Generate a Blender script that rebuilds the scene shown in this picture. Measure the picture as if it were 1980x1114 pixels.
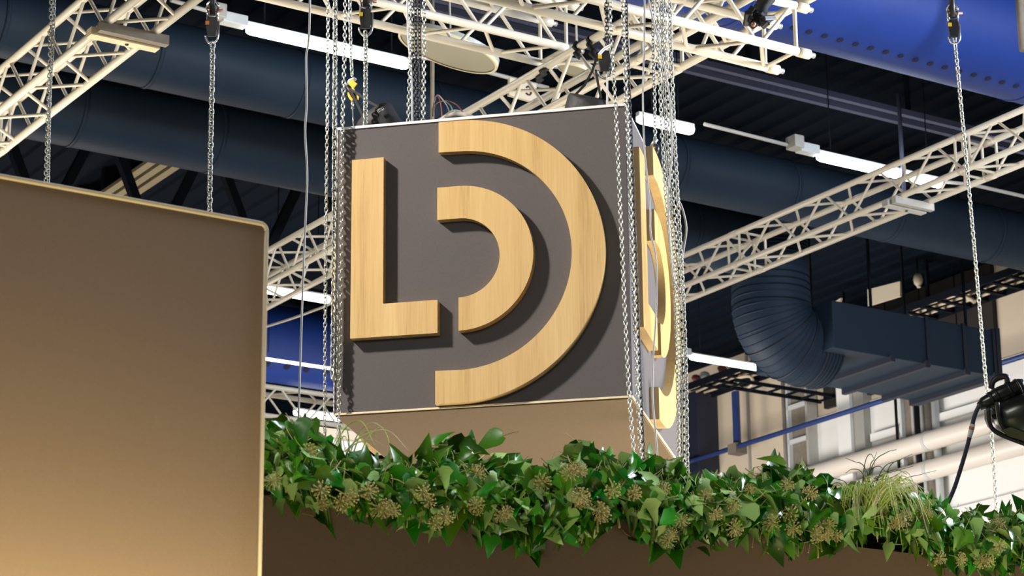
import bpy, bmesh, math, random
from mathutils import Vector, Matrix, Quaternion
random.seed(7)
C = bpy.context.scene.collection
SC = bpy.context.scene
for o in list(bpy.data.objects):
    bpy.data.objects.remove(o)

# ------------------------------------------------------------------ camera
PW, PH, F = 1980.0, 1114.0, 4734.17
YAW, PITCH, ROLL = 0.2110845, 0.2920639, -0.00912498
EYE = Vector((0, 0, 1.6))
_f = Vector((-math.sin(YAW)*math.cos(PITCH), math.cos(YAW)*math.cos(PITCH), math.sin(PITCH)))
_r = Vector((math.cos(YAW), math.sin(YAW), 0))
_u = _r.cross(_f)
CR = math.cos(ROLL)*_r + math.sin(ROLL)*_u
CU = -math.sin(ROLL)*_r + math.cos(ROLL)*_u
cam = bpy.data.cameras.new('camera')
cam.sensor_width = 36; cam.lens = 36*F/PW; cam.clip_end = 300
camo = bpy.data.objects.new('camera', cam); C.objects.link(camo)
camo.matrix_world = Matrix(((CR.x, CU.x, -_f.x, EYE.x), (CR.y, CU.y, -_f.y, EYE.y), (CR.z, CU.z, -_f.z, EYE.z), (0, 0, 0, 1)))
cam.dof.use_dof = True; cam.dof.focus_distance = 11.0; cam.dof.aperture_fstop = 9.0
SC.camera = camo

# ------------------------------------------------------------------ world, exposure, hall lamps, added fills
SC.view_settings.view_transform = 'Standard'
SC.view_settings.look = 'None'
SC.view_settings.gamma = 1.0
SC.view_settings.use_curve_mapping = False
SC.view_settings.exposure = 0.0
w = bpy.data.worlds.new('hall_air'); SC.world = w; w.use_nodes = True
w.node_tree.nodes['Background'].inputs[0].default_value = (0.75, 0.78, 0.9, 1)
w.node_tree.nodes['Background'].inputs[1].default_value = 0.065

S2 = math.sqrt(0.5)
UX = Vector((S2, S2, 0)); VX = Vector((S2, -S2, 0)); NX = Vector((-S2, S2, 0)); ZX = Vector((0, 0, 1))
def un(u, n, z): return UX*u + NX*n + ZX*z
def ray(px, py): return _f + CR*((px-PW/2)/F) - CU*((py-PH/2)/F)
def at_d(px, py, d): return EYE + ray(px, py)*d
def at_z(px, py, z): d = ray(px, py); return EYE + d*((z-EYE.z)/d.z)
def at_y(px, py, y): d = ray(px, py); return EYE + d*(y/d.y)
def at_n(px, py, n): d = ray(px, py); return EYE + d*(n/d.dot(NX))
def at_u(px, py, u): d = ray(px, py); return EYE + d*(u/d.dot(UX))

def area(name, loc, target, size, power, col, sy=None):
    l = bpy.data.lights.new(name, 'AREA'); l.energy = power; l.color = col
    l.size = size
    if sy: l.shape = 'RECTANGLE'; l.size_y = sy
    o = bpy.data.objects.new(name, l); C.objects.link(o)
    loc = Vector(loc); o.location = loc
    o.rotation_euler = (Vector(target)-loc).to_track_quat('-Z', 'Y').to_euler()
    return o
# a stage lamp high on the left in front of the sign, hall lamps, unseen fill lights, warm stand lighting below the frame
_sl = bpy.data.lights.new('stage_lamp', 'SPOT'); _sl.energy = 5900; _sl.color = (1.0, 0.91, 0.82)
_sl.spot_size = math.radians(27); _sl.spot_blend = 0.6; _sl.shadow_soft_size = 0.33
_so = bpy.data.objects.new('stage_lamp', _sl); C.objects.link(_so); _so.location = (-8.2, 7.5, 10.2)
_so.rotation_euler = (Vector((-2.75, 11.5, 5.3))-_so.location).to_track_quat('-Z', 'Y').to_euler()
area('hall_lamp_right', (7.5, 13.5, 8.0), (-1.8, 12.3, 5.3), 2.5, 2150, (0.84, 0.92, 1.06))
area('front_fill', (-6.0, -2.0, 8.5), (-3.0, 11.0, 6.5), 3.0, 85, (1.0, 0.93, 0.90))  # unseen fill added in front of the sign, no actual lamp
area('stand_lamp_wall', tuple(un(1.9, 5.05, 2.20)), tuple(un(1.9, 5.42, 2.75)), 2.4, 44, (1.0, 0.83, 0.40), 0.25)
area('stand_lamp_ivy', tuple(un(6.1, 5.5, 1.9)), tuple(un(6.1, 6.5, 3.2)), 1.6, 22, (1.0, 0.82, 0.42), 0.5)
area('stand_lamp_box', (-2.6, 11.9, 2.3), (-2.6, 12.2, 4.5), 1.2, 11, (1.0, 0.82, 0.56))
area('duct_underfill', tuple(un(9, 29, 0.8)), tuple(un(9.5, 19, 9.7)), 7.0, 1500, (1.0, 0.88, 0.82))  # unseen area light added below to brighten the duct undersides
area('hall_lamp_wall', tuple(un(14.2, 22.6, 4.6)), tuple(un(21, 22.8, 8.6)), 3.0, 500, (1.0, 0.97, 0.94))
area('truss_fill', (0.8, 13.2, 3.0), (-0.8, 13.6, 8.0), 2.5, 300, (1.0, 0.90, 0.72))  # added fill from below for the trusses, out of view
area('left_truss_fill', (-7.6, 13.2, 3.0), (-5.0, 13.4, 7.4), 2.5, 400, (1.0, 0.92, 0.74))  # added fill to brighten the left trusses, out of view
area('ivy_fill', (-2.0, 4.9, 6.4), (-0.9, 8.0, 3.2), 1.0, 76, (1.0, 0.98, 0.88))  # extra unseen light added to brighten the ivy leaves

# ------------------------------------------------------------------ materials
def mat(name, col, rough=0.6, metal=0.0, spec=0.5, noise=0.0, nscale=8.0, bump=0.0, bscale=200.0, rand=0.0, emit=None, estr=0.0):
    m = bpy.data.materials.new(name); m.use_nodes = True
    nt = m.node_tree; b = nt.nodes['Principled BSDF']
    b.inputs['Base Color'].default_value = (*col, 1); b.inputs['Roughness'].default_value = rough
    b.inputs['Metallic'].default_value = metal; b.inputs['Specular IOR Level'].default_value = spec
    tc = nt.nodes.new('ShaderNodeTexCoord')
    if noise:
        n = nt.nodes.new('ShaderNodeTexNoise'); n.inputs['Scale'].default_value = nscale; n.inputs['Detail'].default_value = 6
        nt.links.new(tc.outputs['Object'], n.inputs['Vector'])
        r = nt.nodes.new('ShaderNodeMapRange'); r.inputs[3].default_value = 1-noise; r.inputs[4].default_value = 1+noise
        nt.links.new(n.outputs['Fac'], r.inputs[0])
        h = nt.nodes.new('ShaderNodeHueSaturation'); h.inputs['Color'].default_value = (*col, 1)
        nt.links.new(r.outputs[0], h.inputs['Value'])
        last = h
        if rand:
            oi = nt.nodes.new('ShaderNodeObjectInfo')
            r2 = nt.nodes.new('ShaderNodeMapRange'); r2.inputs[3].default_value = 0.5-rand*0.055; r2.inputs[4].default_value = 0.5+rand*0.02
            nt.links.new(oi.outputs['Random'], r2.inputs[0]); nt.links.new(r2.outputs[0], h.inputs['Hue'])
            mu = nt.nodes.new('ShaderNodeMath'); mu.operation = 'MULTIPLY_ADD'
            mu.inputs[1].default_value = rand*0.9; mu.inputs[2].default_value = 1-rand*0.4
            md = nt.nodes.new('ShaderNodeMath'); md.operation = 'FRACT'
            m7 = nt.nodes.new('ShaderNodeMath'); m7.operation = 'MULTIPLY'; m7.inputs[1].default_value = 7.31
            nt.links.new(oi.outputs['Random'], m7.inputs[0]); nt.links.new(m7.outputs[0], md.inputs[0]); nt.links.new(md.outputs[0], mu.inputs[0])
            m2 = nt.nodes.new('ShaderNodeMath'); m2.operation = 'MULTIPLY'
            nt.links.new(mu.outputs[0], m2.inputs[0]); nt.links.new(r.outputs[0], m2.inputs[1]); nt.links.new(m2.outputs[0], h.inputs['Value'])
        nt.links.new(h.outputs[0], b.inputs['Base Color'])
    if bump:
        n2 = nt.nodes.new('ShaderNodeTexNoise'); n2.inputs['Scale'].default_value = bscale; n2.inputs['Detail'].default_value = 3
        nt.links.new(tc.outputs['Object'], n2.inputs['Vector'])
        bp = nt.nodes.new('ShaderNodeBump'); bp.inputs['Strength'].default_value = bump; bp.inputs['Distance'].default_value = 0.004
        nt.links.new(n2.outputs['Fac'], bp.inputs['Height']); nt.links.new(bp.outputs[0], b.inputs['Normal'])
    if emit:
        b.inputs['Emission Color'].default_value = (*emit, 1); b.inputs['Emission Strength'].default_value = estr
    return m

def wood_mat(name, c1, c2, c3):
    m = bpy.data.materials.new(name); m.use_nodes = True
    nt = m.node_tree; b = nt.nodes['Principled BSDF']; b.inputs['Roughness'].default_value = 0.38
    b.inputs['Specular IOR Level'].default_value = 0.5
    b.inputs['Coat Weight'].default_value = 0.3; b.inputs['Coat Roughness'].default_value = 0.28
    tc = nt.nodes.new('ShaderNodeTexCoord'); mp = nt.nodes.new('ShaderNodeMapping')
    mp.inputs['Scale'].default_value = (1, 1, 0.035)
    nt.links.new(tc.outputs['Object'], mp.inputs[0])
    n = nt.nodes.new('ShaderNodeTexNoise'); n.inputs['Scale'].default_value = 130; n.inputs['Detail'].default_value = 5; n.inputs['Distortion'].default_value = 0.4
    nt.links.new(mp.outputs[0], n.inputs['Vector'])
    n2 = nt.nodes.new('ShaderNodeTexNoise'); n2.inputs['Scale'].default_value = 14; n2.inputs['Detail'].default_value = 2
    nt.links.new(mp.outputs[0], n2.inputs['Vector'])
    # staves: boards about 11 cm wide, each its own tone
    mp2 = nt.nodes.new('ShaderNodeMapping'); mp2.inputs['Scale'].default_value = (9.0, 9.0, 0.0)
    nt.links.new(tc.outputs['Object'], mp2.inputs[0])
    fl = nt.nodes.new('ShaderNodeVectorMath'); fl.operation = 'FLOOR'; nt.links.new(mp2.outputs[0], fl.inputs[0])
    wn = nt.nodes.new('ShaderNodeTexWhiteNoise'); nt.links.new(fl.outputs[0], wn.inputs[0])
    a = nt.nodes.new('ShaderNodeMath'); a.operation = 'MULTIPLY_ADD'; a.inputs[1].default_value = 0.55
    nt.links.new(n.outputs['Fac'], a.inputs[0])
    a2 = nt.nodes.new('ShaderNodeMath'); a2.operation = 'MULTIPLY_ADD'; a2.inputs[1].default_value = 0.55
    nt.links.new(n2.outputs['Fac'], a2.inputs[0])
    a3 = nt.nodes.new('ShaderNodeMath'); a3.operation = 'MULTIPLY'; a3.inputs[1].default_value = 0.22
    nt.links.new(wn.outputs['Value'], a3.inputs[0]); nt.links.new(a3.outputs[0], a2.inputs[2]); nt.links.new(a2.outputs[0], a.inputs[2])
    cr = nt.nodes.new('ShaderNodeValToRGB'); e = cr.color_ramp.elements
    e[0].position = 0.38; e[0].color = (*c1, 1); e[1].position = 0.9; e[1].color = (*c3, 1)
    x = e.new(0.6); x.color = (*c2, 1)
    nt.links.new(a.outputs[0], cr.inputs[0]); nt.links.new(cr.outputs[0], b.inputs['Base Color'])
    return m

M = {}
M['wood'] = wood_mat('oak_veneer', (0.44, 0.27, 0.085), (0.60, 0.39, 0.14), (0.70, 0.49, 0.20))
M['felt'] = mat('grey_brown_felt', (0.128, 0.118, 0.118), 0.95, spec=0.1, noise=0.12, nscale=90, bump=0.5, bscale=420)
M['felt_trim'] = mat('pale_edge_trim', (0.80, 0.79, 0.82), 0.5)
M['seam'] = mat('gold_edge_strip', (0.82, 0.70, 0.48), 0.4, spec=0.6)
M['under'] = mat('brown_soffit_felt', (0.20, 0.145, 0.09), 0.95, spec=0.1, noise=0.1, nscale=90, bump=0.4, bscale=420)
M['panel'] = mat('taupe_wall_paint', (0.157, 0.112, 0.088), 0.85, spec=0.2, noise=0.06, nscale=120, bump=0.25, bscale=500)
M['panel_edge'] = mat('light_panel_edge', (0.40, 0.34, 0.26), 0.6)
M['fascia'] = mat('dark_brown_fascia', (0.150, 0.105, 0.078), 0.9, spec=0.15, noise=0.1, nscale=110, bump=0.3, bscale=450)
M['black'] = mat('black_plastic', (0.012, 0.012, 0.013), 0.45)
M['black_fabric'] = mat('black_fabric', (0.011, 0.012, 0.014), 0.65, noise=0.5, nscale=18, bump=0.6, bscale=40)
M['alu'] = mat('powder_white_truss', (0.63, 0.575, 0.47), 0.42, spec=0.5, noise=0.08, nscale=12)
M['alu2'] = mat('brushed_aluminium', (0.62, 0.62, 0.58), 0.35, metal=0.7)
M['chain'] = mat('galvanised_chain', (0.46, 0.47, 0.43), 0.36, metal=0.7)
M['chain_dark'] = mat('black_chain', (0.05, 0.05, 0.05), 0.35, metal=0.6)
M['chain_old'] = mat('dull_chain', (0.35, 0.35, 0.31), 0.4, metal=0.6)
M['steel'] = mat('bright_steel', (0.7, 0.7, 0.7), 0.25, metal=0.9)
M['yellow'] = mat('yellow_paint', (0.75, 0.50, 0.02), 0.45)
M['orange'] = mat('orange_paint', (0.8, 0.25, 0.02), 0.5)
M['copper'] = mat('copper_pin', (0.45, 0.22, 0.16), 0.4, metal=0.6)
M['white_cable'] = mat('pale_grey_cable', (0.42, 0.42, 0.41), 0.5)
M['grey_cable'] = mat('grey_cable', (0.30, 0.30, 0.30), 0.5)
M['navy_cable'] = mat('dark_navy_cable', (0.035, 0.04, 0.075), 0.5)
M['red_cable'] = mat('red_wire', (0.22, 0.06, 0.045), 0.5)
M['teal_cable'] = mat('teal_wire', (0.12, 0.25, 0.22), 0.5)
M['duct'] = mat('navy_duct_paint', (0.013, 0.024, 0.040), 0.6, spec=0.18, noise=0.12, nscale=5, bump=0.25, bscale=60)
M['duct_rib'] = mat('navy_duct_rib', (0.006, 0.009, 0.02), 0.6)
M['blue_duct'] = mat('blue_fabric_duct', (0.005, 0.032, 0.21), 0.6, noise=0.15, nscale=3, bump=0.5, bscale=7)
M['hole'] = mat('dark_air_hole', (0.004, 0.006, 0.03), 0.8)
M['ceiling'] = mat('navy_ceiling_paint', (0.0030, 0.0065, 0.012), 0.8, spec=0.06, noise=0.15, nscale=2)
M['beam'] = mat('navy_roof_steel', (0.005, 0.007, 0.012), 0.7, spec=0.1)
M['rail'] = mat('blue_grey_rail', (0.07, 0.08, 0.135), 0.5)
M['tube'] = mat('lit_tube', (1, 1, 1), 0.4, emit=(0.90, 0.96, 1.0), estr=26.0)
M['tubewarm'] = mat('lit_tube_warm', (1, 1, 1), 0.4, emit=(1.0, 0.97, 0.85), estr=12.0)
M['fixture'] = mat('white_lamp_housing', (0.6, 0.62, 0.6), 0.5)
M['fixture_grey'] = mat('grey_conduit', (0.42, 0.40, 0.36), 0.5)
M['lampdisc'] = mat('beige_lamp_diffuser', (0.34, 0.31, 0.22), 0.6)
M['lampstripe'] = mat('cream_lamp_band', (0.72, 0.64, 0.40), 0.5)
M['lamprim'] = mat('grey_lamp_rim', (0.42, 0.44, 0.40), 0.4)
M['timber'] = mat('pale_timber', (0.72, 0.58, 0.36), 0.7, noise=0.2, nscale=14)
M['timber_dark'] = mat('grey_timber', (0.20, 0.17, 0.13), 0.8, noise=0.3, nscale=20)
M['paper'] = mat('cream_paper', (0.58, 0.50, 0.37), 0.8)
M['ink'] = mat('dark_ink', (0.05, 0.03, 0.02), 0.8)
M['wall'] = mat('cream_wall_paint', (0.70, 0.59, 0.44), 0.85, noise=0.06, nscale=1.5)
M['wall_white'] = mat('white_wall_paint', (0.80, 0.79, 0.75), 0.8, noise=0.03, nscale=2)
M['pipe_white'] = mat('white_pipe', (0.72, 0.65, 0.56), 0.45)
M['pipe_blue'] = mat('blue_pipe', (0.022, 0.045, 0.17), 0.5)
M['grey_recess'] = mat('grey_recess', (0.33, 0.32, 0.28), 0.8)
M['wall_shade'] = mat('dark_brown_shade', (0.020, 0.017, 0.014), 0.8, noise=0.5, nscale=3)  # shade of the upper wall put into a dark colour
M['cabinet'] = mat('dark_navy_cabinet', (0.012, 0.016, 0.035), 0.6)
M['concrete'] = mat('grey_concrete', (0.42, 0.40, 0.38), 0.8, noise=0.15, nscale=3)
M['traybits_red'] = mat('red_tray_light', (0.55, 0.20, 0.14), 0.6)
M['traybits_cream'] = mat('cream_tray_light', (0.70, 0.58, 0.40), 0.6)
M['slat_gold'] = mat('dull_gold_slat', (0.30, 0.25, 0.13), 0.6)
M['leaf_top'] = mat('ivy_leaf_top', (0.026, 0.190, 0.006), 0.32, spec=0.5, noise=0.25, nscale=30, rand=1.0)
M['leaf_back'] = mat('ivy_leaf_underside', (0.30, 0.50, 0.17), 0.6, spec=0.2, noise=0.12, nscale=30, rand=0.5)
M['gap_dark'] = mat('dark_gap_fill', (0.012, 0.016, 0.006), 0.9, noise=0.5, nscale=60)
M['vine'] = mat('ivy_stem', (0.40, 0.36, 0.12), 0.7)
M['berry'] = mat('ivy_berry', (0.42, 0.36, 0.12), 0.7, noise=0.3, nscale=60, rand=0.4)
M['blade'] = mat('grass_blade', (0.46, 0.56, 0.12), 0.6)
M['blade_pale'] = mat('pale_grass_blade', (0.62, 0.62, 0.38), 0.6)
M['blade_dark'] = mat('dark_grass_blade', (0.05, 0.12, 0.03), 0.6)
M['cable_white'] = mat('white_sleeve', (0.75, 0.75, 0.75), 0.5)
M['flood'] = mat('dark_grey_lamp_body', (0.016, 0.018, 0.017), 0.28, spec=0.6)
M['flood_glass'] = mat('olive_lamp_glass', (0.07, 0.065, 0.03), 0.15, spec=0.7)

# ------------------------------------------------------------------ mesh helpers
class MB:
    def __init__(s): s.v = []; s.f = []; s.mi = []; s.sm = []
    def add(s, vs, fs, mi=0, smooth=False):
        k = len(s.v); s.v += [Vector(v) for v in vs]
        for f in fs: s.f.append([i+k for i in f]); s.mi.append(mi); s.sm.append(smooth)
        return s
    def box(s, a, b, mi=0, axes=None):   # two corners, in axes (ex,ey,ez) if given
        vs = [Vector((x, y, z)) for x in (a[0], b[0]) for y in (a[1], b[1]) for z in (a[2], b[2])]
        if axes: vs = [axes[0]*v.x + axes[1]*v.y + axes[2]*v.z for v in vs]
        return s.add(vs, [(0, 1, 3, 2), (4, 6, 7, 5), (0, 4, 5, 1), (2, 3, 7, 6), (0, 2, 6, 4), (1, 5, 7, 3)], mi)
    def bar(s, p, q, w, h, up=ZX, mi=0):
        p = Vector(p); q = Vector(q); d = (q-p).normalized()
        x = d.cross(up)
        if x.length < 1e-4: x = d.cross(Vector((1, 0, 0)))
        x.normalize(); y = x.cross(d)
        vs = [c + x*(i*w/2) + y*(j*h/2) for c in (p, q) for i in (-1, 1) for j in (-1, 1)]
        return s.add(vs, [(0, 1, 3, 2), (4, 6, 7, 5), (0, 4, 5, 1), (2, 3, 7, 6), (0, 2, 6, 4), (1, 5, 7, 3)], mi)
    def tube(s, pts, r, seg=8, closed=False, cap=True, mi=0, smooth=True):
        pts = [Vector(p) for p in pts]; n = len(pts)
        rr = r if isinstance(r, (list, tuple)) else [r]*n
        vs = []; x = None
        for i, p in enumerate(pts):
            if closed: t = pts[(i+1) % n]-pts[i-1]
            else: t = pts[min(i+1, n-1)]-pts[max(i-1, 0)]
            t.normalize()
            if x is None:
                x = t.orthogonal().normalized()
            else:
                x = (x - t*x.dot(t)); x.normalize()
            y = t.cross(x)
            for k in range(seg):
                a = 2*math.pi*k/seg
                vs.append(p + (x*math.cos(a)+y*math.sin(a))*rr[i])
        fs = []
        for i in range(n if closed else n-1):
            j = (i+1) % n
            for k in range(seg):
                l = (k+1) % seg
                fs.append((i*seg+k, i*seg+l, j*seg+l, j*seg+k))
        s.add(vs, fs, mi, smooth)
        if cap and not closed:
            b = len(s.v)-len(vs)
            s.f.append([b+k for k in range(seg)][::-1]); s.mi.append(mi); s.sm.append(False)
            s.f.append([b+(n-1)*seg+k for k in range(seg)]); s.mi.append(mi); s.sm.append(False)
        return s
    def prism(s, out, fn, d0, d1, mi=0):  # closed outline of (a,b); fn(a,b,d)
        n = len(out)
        vs = [fn(a, b, d0) for a, b in out] + [fn(a, b, d1) for a, b in out]
        fs = [tuple(range(n))[::-1], tuple(range(n, 2*n))] + [(i, (i+1) % n, n+(i+1) % n, n+i) for i in range(n)]
        return s.add(vs, fs, mi)
    def ball(s, c, r, mi=0, ax=None, n=6, m=4):
        c = Vector(c); ax = ax or (Vector((1, 0, 0)), Vector((0, 1, 0)), ZX)
        rr = r if isinstance(r, (list, tuple)) else (r, r, r)
        vs = [c-ax[2]*rr[2]]
        for j in range(1, m):
            ph = -math.pi/2+math.pi*j/m
            for i in range(n):
                a = 2*math.pi*i/n
                vs.append(c+ax[0]*(rr[0]*math.cos(ph)*math.cos(a))+ax[1]*(rr[1]*math.cos(ph)*math.sin(a))+ax[2]*(rr[2]*math.sin(ph)))
        vs.append(c+ax[2]*rr[2]); L = len(vs)-1
        fs = [(0, 1+(i+1) % n, 1+i) for i in range(n)]
        for j in range(m-2):
            for i in range(n):
                k = (i+1) % n
                fs.append((1+j*n+i, 1+j*n+k, 1+(j+1)*n+k, 1+(j+1)*n+i))
        b = 1+(m-2)*n
        fs += [(b+i, b+(i+1) % n, L) for i in range(n)]
        return s.add(vs, fs, mi, True)
    def mesh(s, name, mats, fix=True):
        me = bpy.data.meshes.new(name); me.from_pydata([tuple(v) for v in s.v], [], s.f)
        for m in (mats if isinstance(mats, (list, tuple)) else [mats]): me.materials.append(m)
        me.polygons.foreach_set('material_index', s.mi); me.polygons.foreach_set('use_smooth', s.sm)
        if fix:
            bm = bmesh.new(); bm.from_mesh(me); bmesh.ops.recalc_face_normals(bm, faces=bm.faces); bm.to_mesh(me); bm.free()
        me.update(); return me
    def build(s, name, mats, parent=None, bevel=0.0, fix=True):
        me = s.mesh(name, mats, fix)
        if bevel:
            bm = bmesh.new(); bm.from_mesh(me)
            ed = [e for e in bm.edges if len(e.link_faces) == 2 and e.calc_face_angle(0) > 0.6]
            bmesh.ops.bevel(bm, geom=ed, offset=bevel, segments=2, affect='EDGES', profile=0.6); bm.to_mesh(me); bm.free()
        return put(name, me, parent)
WM = {}
def put(name, me, parent=None, mw=None):
    o = bpy.data.objects.new(name, me); C.objects.link(o)
    mw = mw or Matrix.Identity(4)
    if parent is not None:
        o.parent = parent; o.matrix_parent_inverse = WM[parent.name].inverted()
    o.matrix_basis = mw
    WM[o.name] = mw
    return o
def tag(o, label=None, cat=None, group=None, kind=None):
    if label: o['label'] = label
    if cat: o['category'] = cat
    if group: o['group'] = group
    if kind: o['kind'] = kind
    return o
def thing(name, loc, label, cat, group=None):
    o = put(name, None, None, Matrix.Translation(Vector(loc))); return tag(o, label, cat, group)
def struct(name, mb, m, parent=None, bevel=0.0):
    o = mb.build(name, m, parent, bevel)
    if parent is None: o['kind'] = 'structure'
    return o
UNA = (UX, NX, ZX)
def ubox(mb, u, n, z, mi=0): return mb.box((u[0], n[0], z[0]), (u[1], n[1], z[1]), mi, UNA)
def lerp_path(pts, k):
    out = []
    for i in range(len(pts)-1):
        for j in range(k): out.append(Vector(pts[i]).lerp(Vector(pts[i+1]), j/k))
    out.append(Vector(pts[-1])); return out
def smooth_path(P, k=6):   # Catmull-Rom
    P = [Vector(p) for p in P]; Q = [P[0]*2-P[1]]+P+[P[-1]*2-P[-2]]; out = []
    for i in range(1, len(Q)-2):
        for j in range(k):
            t = j/k; a, b, c, d = Q[i-1:i+3]
            out.append(0.5*((2*b)+(c-a)*t+(2*a-5*b+4*c-d)*t*t+(3*b-a-3*c+d)*t**3))
    out.append(P[-1]); return out

# ================================================================== SETTING
ZC = 10.7
# floor
struct('floor', ubox(MB(), (-16, 24), (-16, 34), (-0.2, 0)), M['concrete'])
# ceiling deck with folded ribs running along the truss direction
ceil = struct('ceiling', ubox(MB(), (2, 24), (4, 36), (ZC, ZC+0.15)), M['ceiling'])
rb = MB()
for i in range(74):
    u = 2.2+i*0.29
    rb.prism([(u, ZC+0.002), (u+0.03, ZC-0.03), (u+0.11, ZC-0.03), (u+0.14, ZC+0.002)], lambda a, b, d: un(a, d, b), 4, 36)
tag(rb.build('deck_rib', M['ceiling'], ceil), kind='stuff')
# far wall of the hall
wl = struct('wall_back', ubox(MB(), (21.0, 21.3), (8, 36), (0, ZC)), M['wall'])
# precast joints, a pale lower band and a pilaster, built on the wall
for px in (1447,):
    p = at_u(px, 800, 20.99); n = p.dot(NX)
    ubox(MB(), (20.975, 21.0), (n-0.02, n+0.02), (5, ZC)).build('panel_joint', M['grey_recess'], wl)
pn = lambda px, py=840, u=20.95: at_u(px, py, u).dot(NX)
ubox(MB(), (20.8, 21.0), (pn(1662), pn(1637)), (4, 10.0)).build('pilaster', M['wall_white'], wl)
ubox(MB(), (20.85, 21.0), (pn(1683), pn(1664)), (4, 10.0)).build('recess_strip', M['grey_recess'], wl)
ubox(MB(), (20.97, 21.0), (pn(1980)-4, pn(1547)), (4, 9.42)).build('wall_panel_lower', M['wall_white'], wl)
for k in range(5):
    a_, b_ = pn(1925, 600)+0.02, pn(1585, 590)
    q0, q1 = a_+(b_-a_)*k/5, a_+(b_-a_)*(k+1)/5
    ubox(MB(), (20.93, 21.0), (q0+0.01, q1-0.01), (9.5, ZC-0.02)).build('shade_sheet', M['wall_shade'], wl)  # dark sheets stand in for shade on the upper wall
# horizontal ledges of the wall below the pipes
for (x0, y0, h) in ((1900, 783, 0.05), (1900, 868, 0.05), (1900, 985, 0.10)):
    z = at_u(x0, y0, 20.9).z
    ubox(MB(), (20.88, 21.0), (18, pn(1690)), (z-h, z+h)).build('ledge', M['wall_white'], wl)

# ================================================================== CEILING SERVICES
def duct(name, label, n0, z0, r, u0, u1, m, seam=1.4, group=None):
    t = thing(name, un(u0, n0, z0-r), label, 'duct', 'air ducts under the ceiling')
    k = int((u1-u0)/0.35)
    pts = [un(u0+(u1-u0)*i/k, n0, z0) for i in range(k+1)]
    MB().tube(pts, r, 40).build('duct_body', m, t)
    i = 0; u = u0+0.3
    while u < u1:
        ring = [un(u-0.02, n0, z0), un(u+0.02, n0, z0)]
        MB().tube(ring, r+0.007, 40).build('seam_ring', m, t); u += seam
    return t
dz = lambda r, el, z: None
duct('air_duct', 'large navy round air duct behind the sign box, nearer of two', 18.28, 9.70, 0.31, 2.2, 20.9, M['duct'])
duct('air_duct', 'large navy round air duct farther back, its elbow right of the sign box', 19.95, 9.72, 0.35, 2.2, 16.0, M['duct'])
def holed(label, n0, z0, r, u0, u1, ang, pitch, hr):
    t = duct('fabric_duct', label, n0, z0, r, u0, u1, M['blue_duct'], 3.2)
    k = int((u1-u0)/pitch)
    for i in range(k):
        u = u0+0.2+i*pitch
        nv = (NX*-math.sin(ang) - ZX*math.cos(ang))
        c = un(u, n0, z0)+nv*(r-0.006)
        MB().tube([c, c+nv*0.012], hr, 8, smooth=False).build('air_hole', M['hole'], t)
    return t
holed('big bright blue fabric air duct with hole row, top right', 14.42, 9.86, 0.52, 8.0, 20.9, 0.27, 0.165, 0.028)
holed('bright blue fabric air duct with holes, low between wall panel and sign box', 27.2, 10.02, 0.50, 9.0, 18.6, 0.72, 0.28, 0.045)

# elbow and plenum box
el = thing('elbow_duct', un(16.27, 19.95, 8.2), 'ribbed navy flexible duct elbow dropping into a plenum box', 'duct')
RC = 0.38
path = [un(16.27, 19.95, z) for z in (9.75, 9.5, 9.04)]
path += [un(16.27+RC-RC*math.cos(a), 19.95, 9.04-RC*math.sin(a)) for a in [math.pi/2*i/12 for i in range(1, 13)]]
path += [un(16.93, 19.95, 9.04-RC)]
MB().tube(path, 0.43, 40).build('duct_body', M['duct'], el)
pp = lerp_path(path, 6)
L = [0]
for a, b in zip(pp, pp[1:]): L.append(L[-1]+(b-a).length)
nr = 36
for i in range(nr):
    s = L[-1]*(i+0.5)/nr
    j = max(1, next(k for k in range(len(L)) if L[k] >= s)); d = (pp[j]-pp[j-1]).normalized(); c = pp[j]
    big = i in (22, 26, 30)
    MB().tube([c-d*0.008, c+d*0.008], 0.444 if big else 0.435, 40).build('rib', M['duct_rib'] if big else M['duct'], el)
pb = thing('plenum_box', un(18, 20, 8.5), 'navy sheet metal plenum box with standing seams, right of elbow duct', 'duct')
ubox(MB(), (16.62, 19.0), (19.35, 20.7), (8.5, 9.03)).build('box_body', M['duct'], pb, 0.01)
for u in (17.42, 17.92, 18.52, 18.94):
    ubox(MB(), (u-0.03, u+0.03), (19.32, 20.74), (8.45, 8.53)).build('standing_seam', M['duct_rib'], pb)
for u in (17.95, 18.5, 18.95):
    ubox(MB(), (u-0.02, u+0.02), (19.325, 19.36), (8.47, 9.04)).build('side_seam', M['duct_rib'], pb)
ubox(MB(), (18.98, 19.04), (19.32, 20.73), (8.46, 9.06)).build('end_flange', M['duct_rib'], pb)
for u in (17.3, 18.7):
    for n in (19.5, 20.5): ubox(MB(), (u-0.015, u+0.015), (n-0.01, n+0.01), (9.03, ZC)).build('hanger_strap', M['beam'], pb)

# double rail under the ceiling, right
rl = thing('ceiling_rail', un(14, 16.9, 10.1), 'pair of parallel blue grey ceiling rails under blue duct', 'rail')
for dn in (0, 0.19):
    ubox(MB(), (9, 20.9), (16.88+dn, 16.94+dn), (10.15, 10.21)).build('rail_bar', M['rail'], rl)
for i in range(6):
    u = 9.7+i*2.0
    ubox(MB(), (u-0.02, u+0.02), (16.97, 17.01), (10.18, ZC)).build('rail_hanger', M['beam'], rl)
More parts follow.
